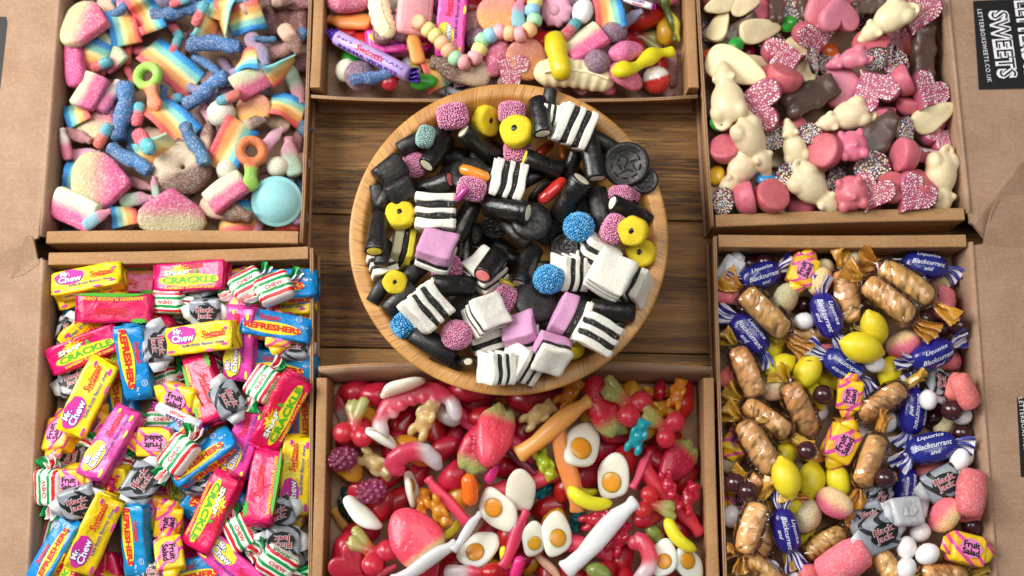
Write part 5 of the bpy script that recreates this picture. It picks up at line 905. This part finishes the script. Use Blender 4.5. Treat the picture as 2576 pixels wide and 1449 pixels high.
def box(label, x0, x1, y0, y1, rz, hinge, lid=None, side_w=.75, pivot=None):
    """open mailer box; hinge L/R/T/B carries the lid, the wall opposite is a single leaning board, the other two are rolled"""
    cx, cy = (x0 + x1) / 2, (y0 + y1) / 2
    r = obj('cardboard_box', None); r.location = Vector((cx, cy, 0)) * S; tag(r, label, 'box', 'open cardboard sweet boxes')
    a, b = (x1 - x0) / 2, (y1 - y0) / 2
    def add(n_, vf, m_=CARD, par=None, sm=True):
        me = mesh(n_, vf[0], vf[1], sm); return obj(n_, me, m_, par or r)
    add('base', mv(rbox(2 * a - .1, 2 * b - .1, .3, .05, 2), 0, 0, .16), sm=False)
    horiz = hinge in 'LR'                                   # hinge and front walls run along y
    hw, hl = (a, b) if horiz else (b, a); ax = 'y' if horiz else 'x'; ax2 = 'x' if horiz else 'y'
    sg = -1 if hinge in 'LB' else 1
    back = sheet([(0, .3), (0, 1.5), (.0, RIM - .15), (.08, RIM - .03), (.2, RIM)], -hl + side_w * .6, hl - side_w * .6, ax, .18)
    fm = lambda vf, s: (np.asarray(vf[0]) * (np.array([s, 1, 1]) if horiz else np.array([1, s, 1])), vf[1] if s > 0 else [f[::-1] for f in vf[1]])
    sh_ = lambda vf, d: mv(vf, d if horiz else 0, 0 if horiz else d)
    add('hinge_wall', sh_(fm(back, sg), sg * hw))
    lean = .1 if horiz else .45
    fr = add('front_wall', sh_(fm(sheet([(-.12, .3), (-.1, 1.2), (lean * .5 - .05, 2.2), (lean - .05, RIM)], -hl + .1, hl - .1, ax, .08, lean * .6), -sg), -sg * (hw - .12 - lean * 1.0)))
    add('outer_liner', sh_(fm(sheet([(-.02, .1), (0, 1.2), (lean * .5 + .05, 2.2), (lean + .06, RIM + .01)], -hl + .1, hl - .1, ax, .07, lean * .6), -sg), -sg * (hw - .12 - lean * 1.0)), CARDK, fr)
    add('fluted_core', sh_(fm(sheet([(-.08, .2), (-.05, 1.2), (lean * .5, 2.2), (lean + .005, RIM - .03)], -hl + .12, hl - .12, ax, .06, lean * .6), -sg), -sg * (hw - .12 - lean * 1.0)), EDGE, fr)
    for s in (-1, 1):
        vf = rolled(side_w, -hw + .22, hw - .22 - lean, ax2, 1, -.06)
        vf = (np.asarray(vf[0]) * (np.array([-sg, s, 1]) if horiz else np.array([s, -sg, 1])), vf[1] if True else None)
        vf = mv(vf, 0, -s * 0, 0); off = s * (hl - side_w)
        vf = mv(vf, 0 if horiz else off, off if horiz else 0)
        add('side_wall', vf, CARDK, sm=False)
    r.rotation_euler = (0, 0, math.radians(rz))
    if pivot:                                               # turn about a given point
        pv_ = Vector((pivot[0], pivot[1], 0)); rr = Matrix.Rotation(math.radians(rz), 3, 'Z') @ (Vector((cx, cy, 0)) - pv_) + pv_; r.location = rr * S
    inv = (Matrix.Translation(r.location / S) @ Matrix.Rotation(math.radians(rz), 4, 'Z')).inverted()
    out = []
    for n_, pts, z in (lid or []):                          # lid panels given as picture points at height z
        zs = z if hasattr(z, '__len__') else [z] * len(pts)
        w3 = [inv @ Vector(P(u_, v_, q)) for (u_, v_), q in zip(pts, zs)]
        p2_ = [(q[0], q[1]) for q in w3]; A = sum(p2_[i - 1][0] * p2_[i][1] - p2_[i][0] * p2_[i - 1][1] for i in range(len(p2_)))
        if A < 0: p2_ = p2_[::-1]; zs = zs[::-1]
        out.append(add(n_, prism(p2_, [q - .28 for q in zs], zs), CARD, sm=False))
    return r, out
kq = .6289
SRC = lambda L: [(x * kq, y * kq) for x, y in L]
UL, ul = box('open cardboard box full of sugary sour sweets', -27.1, -12.05, 2.05, 21.8, 0, 'L',
    [('lid', [(168, -160), (96, 598), (84, 604), (60, 660), (40, 740), (-420, 820), (-420, -160)], [3.0, 3.0, 2.95, 2.7, 2.6, 2.5, 2.6])])
LL, ll = box('open cardboard box full of paper-wrapped chews', -26.9, -11.45, -19.8, 1.72, 1.4, 'L',
    [('lid', [(106, 648), (62, 1500), (-420, 1500), (-420, 760), (-5, 704), (30, 690)], 3.02), ('lid_tab', [(26, 700), (62, 598), (70, 592), (77, 593), (83, 601), (93, 648), (100, 662), (60, 690)], [3.05, 3.5, 3.5, 3.5, 3.45, 3.1, 3.05, 3.05])], pivot=(-19, 1.7))
TC, tc = box('open cardboard box of mixed sweets with candy necklace', -11.97, 11.08, 10.85, 21.6, 0, 'T', side_w=.62)
BC, bc = box('open cardboard box full of shiny jelly sweets', -11.05, 11.42, -19.8, -5.05, 0, 'B', side_w=.62)
UR, ur = box('open cardboard box full of chocolate mice and pink hearts', 11.5, 26.45, 3.02, 21.8, 1.6, 'R',
    [('lid', [(2345, -160), (2441, 560), (2452, 566), (2496, 622), (2520, 640), (3000, 700), (3000, -160)], [3.0, 3.0, 3.0, 2.7, 2.4, 2.0, 2.4])], pivot=(11.5, 3))
LR, lr = box('open cardboard box full of wrapped toffees and boiled sweets', 11.62, 26.42, -19.8, 2.6, 0, 'R',
    [('lid', SRC([(3893, 982), (3915, 978), (3937, 975), (4700, 1000), (4700, 2400), (3984, 2400)]), 3.02), ('lid_tab', SRC([(3936, 982), (3952, 905), (3968, 849), (3976, 828), (3990, 810), (4008, 795), (4026, 785), (4060, 779), (4700, 770), (4700, 1040), (4000, 1040)]), [3.03, 3.5, 3.9, 4.0, 4.1, 4.15, 4.15, 4.15, 4.15, 3.03, 3.03])])
# label stickers on the lids
BLK = M('sticker_black', ink, '141214'); WHT = M('sticker_white', ink, 'eceaf0')
def sticker(lid, pts, z, words):
    root = lid.parent; inv = (Matrix.Translation(root.location / S) @ root.rotation_euler.to_matrix().to_4x4()).inverted()
    w3 = [inv @ Vector(P(a_, b_, z)) for a_, b_ in pts]; q = [(v[0], v[1]) for v in w3]
    A = sum(q[i - 1][0] * q[i][1] - q[i][0] * q[i - 1][1] for i in range(4)); q = q if A > 0 else q[::-1]
    st_ = obj('label_sticker', mesh('label_sticker', *prism(q, z - .02, z + .012), smooth=False), BLK, root)
    st_.parent = lid
    lo = np.min(np.array(q), 0); hi = np.max(np.array(q), 0)
    for s, fx, wy, hh, k_ in words:
        X = lo[0] + (hi[0] - lo[0]) * fx[0]; Y = (lo[1] + hi[1]) / 2 + fx[1]
        a_ = -90 + fx[2]
        if k_ == 'out':
            vf = text(s, X, Y, wy, hh, z + .018, a_, bold=.075, space=1.06); obj('lettering', mesh('lettering', *vf, smooth=False), WHT, lid).parent = lid
            vf = text(s, X + .05, Y, wy * .955, hh * .8, z + .024, a_, bold=.0, space=1.06); obj('lettering', mesh('lettering', *vf, smooth=False), BLK, lid).parent = lid
        else:
            vf = text(s, X, Y, wy, hh, z + .018, a_, space=1.15); obj('lettering', mesh('lettering', *vf, smooth=False), WHT, lid).parent = lid
W3 = [('LETTERBOXSWEETS.CO.UK', (.12, -.1, 1.8), 4.6, .26, 'in'), ('SWEETS', (.34, -.05, 1.8), 4.3, 1.25, 'out'), ('LETTERBOX', (.66, .0, 1.8), 5.4, 1.2, 'out')]
sticker(ur[0], SRC([(3893, 4), (4210, -10), (4240, 345), (3916, 358)]), 2.99, W3)
sticker(lr[0], SRC([(4067, 1590), (4300, 1590), (4305, 1908), (4083, 1908)]), 3.02, W3)
sticker(ul[0], SRC([(34, 67), (-290, 67), (-330, 358), (0, 358)]), 2.86, [])
# bowl
prof = [(.05, 0), (4.2, 0), (4.5, .12), (5.2, 1.0), (6.15, 2.4), (7.1, 4.0), (8.05, 5.6), (8.62, 6.32), (8.74, 6.44), (8.72, 6.52), (8.6, 6.55), (8.15, 6.55), (8.0, 6.52), (7.9, 6.42), (7.6, 5.9), (6.9, 4.85), (6.1, 3.95), (5.4, 3.5), (4.6, 3.32), (.05, 3.3)]
BC_ = (-.18, 1.7)
def bz(r): return 3.32 if r < 4.6 else float(np.interp(r, [4.6, 5.4, 6.1, 6.9, 7.6, 7.9, 8.0, 9, 12], [3.32, 3.5, 3.95, 4.85, 5.9, 6.42, 6.52, 6.55, 6.55]))
V, F = lathe_z(prof, 160, False)
bowl = obj('wooden_bowl', mesh('wooden_bowl', V, F), M('bamboo', bamboo), None, (BC_[0], BC_[1], 0)); tag(bowl, 'round bamboo bowl full of liquorice sweets in the middle', 'bowl')

# ------------------------------------------------------------------ settle the sweets into the boxes
GS = .2; GX0, GY0, GNX, GNY = -34.0, -26.0, 340, 270
def newmap(v): return np.full((GNX, GNY), v)
HM = {k_: newmap(.32) for k_ in ('sour', 'mixed', 'choc', 'chews', 'jelly', 'boiled')}
gx = GX0 + (np.arange(GNX) + .5) * GS; gy = GY0 + (np.arange(GNY) + .5) * GS
HM['bowl'] = np.array([[bz(math.hypot(x - BC_[0], y - BC_[1])) for y in gy] for x in gx])
INNER = dict(sour=(-26.9, -12.2, 2.9, 20.9), mixed=(-11.2, 10.3, 11.65, 21.4), choc=(11.7, 26.2, 3.9, 20.9), chews=(-26.4, -11.3, -18.9, .9), jelly=(-10.3, 10.7, -19.6, -5.7), boiled=(11.9, 26.2, -18.9, 1.8))
CAP = dict(sour=3.7, mixed=3.3, choc=3.7, chews=3.9, jelly=3.3, boiled=3.9, bowl=9.0)
def cells(V):
    ix = ((V[:, 0] - GX0) / GS).astype(int).clip(0, GNX - 1); iy = ((V[:, 1] - GY0) / GS).astype(int).clip(0, GNY - 1)
    key = ix * GNY + iy; k_, inv = np.unique(key, return_inverse=True)
    lo = np.full(len(k_), 1e9); hi = np.full(len(k_), -1e9); np.minimum.at(lo, inv, V[:, 2]); np.maximum.at(hi, inv, V[:, 2]); return k_, lo, hi
ITEMS = []
def settle(it):
    K_ = KT[it['t']]; pro = K_['pro'][it['i'] % len(K_['pro'])]; pr_ = PRO[pro]; hm = HM[it['tray']].ravel()
    V0 = pr_['S']
    R0 = Matrix.Rotation(math.radians(it['ang']), 3, 'Z') @ Matrix.Rotation(math.radians(it['tx']), 3, 'X') @ Matrix.Rotation(math.radians(it['ty']), 3, 'Y')
    z = it['zg']; tilt = Matrix.Identity(3)
    for step in range(3):
        p_ = P(it['u'], it['v'], z); k_ = np.linalg.norm(P(it['u'] + 50, it['v'], z) - P(it['u'] - 50, it['v'], z)) / 100
        sc_ = it['L'] * k_ / pr_['ref']
        if it['t'] in BARS: sc_ = min(max(sc_ * 1.04, .85), 1.15)
        sv = np.array([sc_, min(1.05, .55 + .4 * sc_), min(sc_, 1.0)]) if it['t'] in BELTS else np.array([sc_] * 3)
        if it['w']: sv[1] = it['w'] * k_ / pr_['W']
        R = np.array(tilt @ R0); Vr = (V0 * sv) @ R.T
        if it['tray'] != 'bowl':
            a_, b_, c_, d_ = INNER[it['tray']]; p_ = np.array([min(max(p_[0], a_ - Vr[:, 0].min() * .9), b_ - Vr[:, 0].max() * .9), min(max(p_[1], c_ - Vr[:, 1].min() * .9), d_ - Vr[:, 1].max() * .9), p_[2]])
        V = Vr + np.array([p_[0], p_[1], 0]); ks, lo, hi = cells(V)
        z = float(np.percentile(hm[ks] - lo, 72)); z = min(z, CAP[it['tray']] - float(np.percentile(hi, 80)) + .25 * it['layer'] - .3)
        if step == 0:
            xy = np.stack([gx[ks // GNY] - p_[0], gy[ks % GNY] - p_[1], np.ones(len(ks))], 1)
            try: c_ = np.linalg.lstsq(xy, hm[ks], rcond=None)[0]
            except Exception: c_ = (0, 0, 0)
            f_ = .65; lim = .32; n_ = Vector((-max(-lim, min(lim, c_[0] * f_)) + it['jit'][0], -max(-lim, min(lim, c_[1] * f_)) + it['jit'][1], 1)).normalized()
            tilt = Vector((0, 0, 1)).rotation_difference(n_).to_matrix()
    np.maximum.at(hm, ks, z + hi)
    HM[it['tray']] = hm.reshape(GNX, GNY)
    it.update(cells=(ks, z + hi), pro=pro, pos=(p_[0], p_[1], z), R=Matrix(R.tolist()), sc=sv, rad=max(np.ptp(Vr[:, 0]), np.ptp(Vr[:, 1])) / 2, rm=math.sqrt(max(.05, np.ptp(Vr[:, 0]) * np.ptp(Vr[:, 1]))) / 2)
BELTS = {'bt', 'bc', 'bk', 'bn_'}
BARS = {'my', 'mp', 'sn', 'snb', 'rf'}
n_i = 0
for tray, x0, y0, k_, txt in LISTS:
    for ln in txt.replace('\n', ';').split(';'):
        w_ = ln.split()
        if not w_: continue
        op = dict(q.split('=') for q in w_[6:]); n_i += 1
        u_ = (x0 + float(w_[1]) * k_) * kq; v_ = (y0 + float(w_[2]) * k_) * kq
        ITEMS.append(dict(t=w_[0], tray=tray, u=u_, v=v_, ang=float(w_[3]), L=float(w_[4]) * k_ * kq, layer=int(w_[5]), w=float(op.get('w', 0)) * k_ * kq, tx=float(op.get('tx', 0)), ty=float(op.get('ty', 0)), i=n_i, zg=6.0 if tray == 'bowl' else 2.4, jit=RNG.normal(0, .05, 2)))
ITEMS.sort(key=lambda q: q['layer'])
# a bed of sweets over the floor, of which only bits show between those listed
FILL = dict(sour=['br', 'li', 'pm', 'tr', 'blu', 'br', 'cb', 'rd'], choc=['jz', 'jz', 'dom', 'so', 'mu', 'cbr', 'dom'], chews=['bj', 'fsa', 'spm', 'my', 'rf', 'sn', 'bj'], jelly=['jr', 'jr', 'jr', 'jy', 'ber', 'jh', 'beo', 'jr', 'bor', 'jy', 'jw'], boiled=['pe', 'an', 'lm', 'rk', 'mt', 'tf', 'pr', 'an'], bowl=['rod', 'lp', 'tb', 'rod', 'cs'], mixed=['red', 'br', 'red', 'pkb', 'pur'])
def fillbed(tray, lim=.45, far=False):
    rr = random.Random(int(lim * 10))
    for tries in range(70):
        hm = HM[tray]
        if tray == 'bowl':
            xs_ = [(i, j) for i in range(140, 205) for j in range(100, 175) if math.hypot(gx[i] - BC_[0], gy[j] - BC_[1]) < 5.4 and hm[i, j] < lim]
        else:
            a, b, c, d = INNER[tray]
            I = np.where((gx > a + .5) & (gx < b - .4))[0]; J = np.where((gy > c + .3) & (gy < d - .3))[0]
            if far: J = [j for j in J if gy[j] > 17.6 or gy[j] < -16.4]
            xs_ = [(i, j) for i in I for j in J if hm[i, j] < lim and hm[i - 1:i + 2, j - 1:j + 2].max() < lim]
        if len(xs_) < 5: break
        i, j = rr.choice(xs_); t_ = rr.choice(FILL[tray]); zz = 3.8 if tray == 'bowl' else 1.0
        rel = np.array([gx[i], gy[j], zz]) - CAMP; c, s = math.cos(TILT), math.sin(TILT)
        xc, yc, zc_ = rel[0], rel[1] * c + rel[2] * s, -rel[1] * s + rel[2] * c
        it = dict(t=t_, tray=tray, u=1288 + FPX * xc / -zc_, v=724.5 - FPX * yc / -zc_, ang=rr.uniform(0, 360), L=PRO[KT[t_]['pro'][0]]['ref'] * 44 * (1.25 if tray == 'jelly' and t_ in ('jr', 'jy') else .92), layer=0, w=0, tx=0, ty=0, i=rr.randrange(9), zg=zz, jit=(0, 0))
        settle(it); ITEMS.append(it); new.append(it)
new = []
for it in [q for q in ITEMS if q['layer'] == 0]: settle(it)
for tray in HM: fillbed(tray, 3.5 if tray == 'bowl' else .45)
fillbed('bowl', 4.35)
for tray in INNER: fillbed(tray, 1.35, True)
for it in [q for q in ITEMS if q['layer'] > 0]: settle(it)

# leave out what lies wholly under the others
def shows(it):
    hm = HM[it['tray']].ravel(); ks, hi = it['cells']; return int(np.sum(hi > hm[ks] - .06))
HID = [q for q in ITEMS if q['layer'] == 0 and shows(q) < 5]
ITEMS = [q for q in ITEMS if not (q['layer'] == 0 and shows(q) < 5)]
def place(it):
    K_ = KT[it['t']]; parts = PRO[it['pro']]['parts']
    single = len(parts) == 1
    obs = []
    root = None
    if not single:
        root = bpy.data.objects.new(K_['name'], None); COL.objects.link(root)
    for n_, me, mk, par, kind in parts:
        key = K_['mat'] if mk == 'x' else (K_['x2'] or K_['mat']) if mk == 'x2' else mk
        if mk == 'tw_bw':
            if not me.materials: me.materials.append(getmat('tw_w')); me.materials.append(getmat('tw_b'))
            o = bpy.data.objects.new(n_, me)
        else:
            if not me.materials: me.materials.append(None)
            o = bpy.data.objects.new(K_['name'] if single else n_, me); o.material_slots[0].link = 'OBJECT'; o.material_slots[0].material = getmat(key)
        COL.objects.link(o)
        if kind: o['kind'] = kind
        if single: root = o
        else: o.parent = root
        obs.append(o)
    root.matrix_world = Matrix.Translation(Vector(it['pos']) * S) @ it['R'].to_4x4() @ Matrix.Diagonal((*it['sc'], 1))
    it['ob'] = root
    return root
for it in ITEMS: place(it)
# candy necklace: one string of beads
nk = obj('candy_necklace', None); tag(nk, 'candy necklace of pastel beads lying across the mixed sweets', 'necklace')
bd = mesh('bead', *lathe_x([(-.36, .2), (-.38, .3), (-.36, .42), (-.2, .58), (.2, .58), (.36, .42), (.38, .3), (.36, .2)], 20)); bd.materials.append(None)
BCOL = dict(o='f0b98a', y='efe08a', g='a8dcae', p='efaab0', b='9cd0e8')
pts = [P((1200 + a * .6405) * kq, b * .6405 * kq, 4.0) for a, b, c in NECK]; pc = np.mean(pts, 0)
for q in (0, len(pts) - 1): pass
nk.location = Vector((pc[0], pc[1], 0)) * S
hmm = HM['mixed']
for i, ((a, b, c), p_) in enumerate(zip(NECK, pts)):
    d_ = pts[min(i + 1, len(pts) - 1)] - pts[max(i - 1, 0)]; ix, iy = int((p_[0] - GX0) / GS), int((p_[1] - GY0) / GS)
    z = float(np.percentile(hmm[ix - 3:ix + 4, iy - 3:iy + 4], 60)); z = .5 * z + .5 * 2.9
    pp = P((1200 + a * .6405) * kq, b * .6405 * kq, z + .45)
    o = bpy.data.objects.new('bead', bd); COL.objects.link(o); o.parent = nk; o.material_slots[0].link = 'OBJECT'
    o.material_slots[0].material = M('bead_' + c, matte, BCOL[c], None, 'X', 0, 1, .6, .3, .15, 4, .04)
    o.location = (Vector(pp) - Vector((pc[0], pc[1], 0))) * S; yaw = math.atan2(d_[1], d_[0])
    o.rotation_euler = (random.uniform(-.3, .3), random.uniform(-.3, .3), yaw) if i else (0, math.radians(70), 0); o.scale = (.9, .8, .8)
cordp = [P((1200 + a * .6405) * kq, b * .6405 * kq, 3.3) - np.array([pc[0], pc[1], 0]) for a, b, c in NECK]
cordp = np.array(cordp); ob0 = [c_.location / S for c_ in nk.children]; cp = np.array([v[:] for v in ob0])
rings = []
for i in range(len(cp)):
    cy, cz = circ(6); rings.append(np.stack([np.full(6, cp[i, 0]) + cy * .06, np.full(6, cp[i, 1]) + cy * .06, np.full(6, cp[i, 2]) + cz * .06], 1))
obj('string', mesh('string', *loft(rings)), M('string', ink, 'e8e0d8'), nk)

# ------------------------------------------------------------------ labels: what each sweet is and what it lies beside
TN = dict(sour='sour sweet box', mixed='mixed sweet box', choc='chocolate box', chews='chew box', jelly='jelly box', boiled='boiled sweet box', bowl='bowl')
def nb(a, kind=None):
    out = []
    for b in ITEMS:
        if b is a or b['tray'] != a['tray'] or b.get('fill') or b['layer'] == 0: continue
        d = math.hypot(a['pos'][0] - b['pos'][0], a['pos'][1] - b['pos'][1])
        if d < (a['rm'] + b['rm']) * 1.25: out.append((d, b))
    return [b for d, b in sorted(out, key=lambda q: q[0])]
vis = [q for q in ITEMS if not q.get('fill')]
for a in vis: a['nb'] = nb(a); a['d'] = KT[a['t']]['desc']
used = set()
def dirn(a, b):
    dx, dy = a['pos'][0] - b['pos'][0], a['pos'][1] - b['pos'][1]
    return ('right of' if dx > 0 else 'left of') if abs(dx) > abs(dy) else ('above' if dy > 0 else 'below')
bykey = {}
for a in vis: bykey.setdefault((a['tray'], a['d']), []).append(a)
ORD = ['first', 'second', 'third', 'fourth', 'fifth', 'sixth', 'seventh', 'eighth', 'ninth', 'tenth', 'eleventh', 'twelfth', 'thirteenth', 'fourteenth', 'fifteenth', 'sixteenth', 'seventeenth', 'eighteenth', 'nineteenth', 'twentieth', 'twenty-first', 'twenty-second', 'twenty-third', 'twenty-fourth', 'twenty-fifth', 'twenty-sixth', 'twenty-seventh', 'twenty-eighth', 'twenty-ninth', 'thirtieth', 'thirty-first', 'thirty-second', 'thirty-third', 'thirty-fourth', 'thirty-fifth', 'thirty-sixth', 'thirty-seventh', 'thirty-eighth', 'thirty-ninth', 'fortieth'] + ['forty-' + q for q in 'first second third fourth fifth sixth seventh eighth ninth'.split()] + ['fiftieth'] + ['fifty-' + q for q in 'first second third fourth fifth sixth seventh eighth ninth'.split()] + ['sixtieth'] + ['sixty-' + q for q in 'first second third fourth fifth sixth seventh eighth ninth'.split()]
def words(s): return len(s.replace(',', ' ').split())
for (tray, d), L in bykey.items():
    tn = TN[tray]; L.sort(key=lambda q: q['pos'][0])
    for a in L:
        oth = [b for b in L if b is not a]; lab = None
        sh = lambda b: KT[b['t']]['short']
        cand = []
        if not oth: cand.append(f'{d} in the {tn}')
        mine = [b for b in a['nb'] if b['d'] != d]
        theirs = [[sh(b) for b in o_['nb']] for o_ in oth]
        for b in mine:
            if not any(sh(b) in t_ for t_ in theirs): cand.append(f'{d} beside the {sh(b)} in the {tn}')
        for b in mine:
            for c in mine:
                if sh(b) < sh(c) and not any(sh(b) in t_ and sh(c) in t_ for t_ in theirs): cand.append(f'{d} between {sh(b)} and {sh(c)} in the {tn}')
        for b in mine:
            dr = dirn(a, b)
            if not any(sh(q) == sh(b) and dirn(o_, q) == dr for o_ in oth for q in o_['nb']): cand.append(f'{d} just {dr} the {sh(b)} in the {tn}'.replace('of the', 'of a'))
        pr2 = [[(dirn(o_, q), sh(q)) for q in o_['nb']] for o_ in oth]; me2 = [(dirn(a, q), sh(q)) for q in mine]
        for q in me2:
            for r in me2:
                if q != r and q[1] < r[1] and not any(q in t_ and r in t_ for t_ in pr2): cand.append(f'{d} {q[0]} {q[1]} and {r[0]} {r[1]} in the {tn}')
        cand.append(f'{d}, {ORD[min(L.index(a), 68)]} from the left in the {tn}')
        for s in cand:
            if s in used: continue
            if words(s) > 16: s = s.replace(f' in the {tn}', '')
            if words(s) <= 16 and s not in used: lab = s; break
        if not lab: lab = f'{d}, {ORD[min(L.index(a), 68)]} from the left'
        used.add(lab); tag(a['ob'], lab, KT[a['t']]['cat'], KT[a['t']]['short'] + 's in the ' + tn)
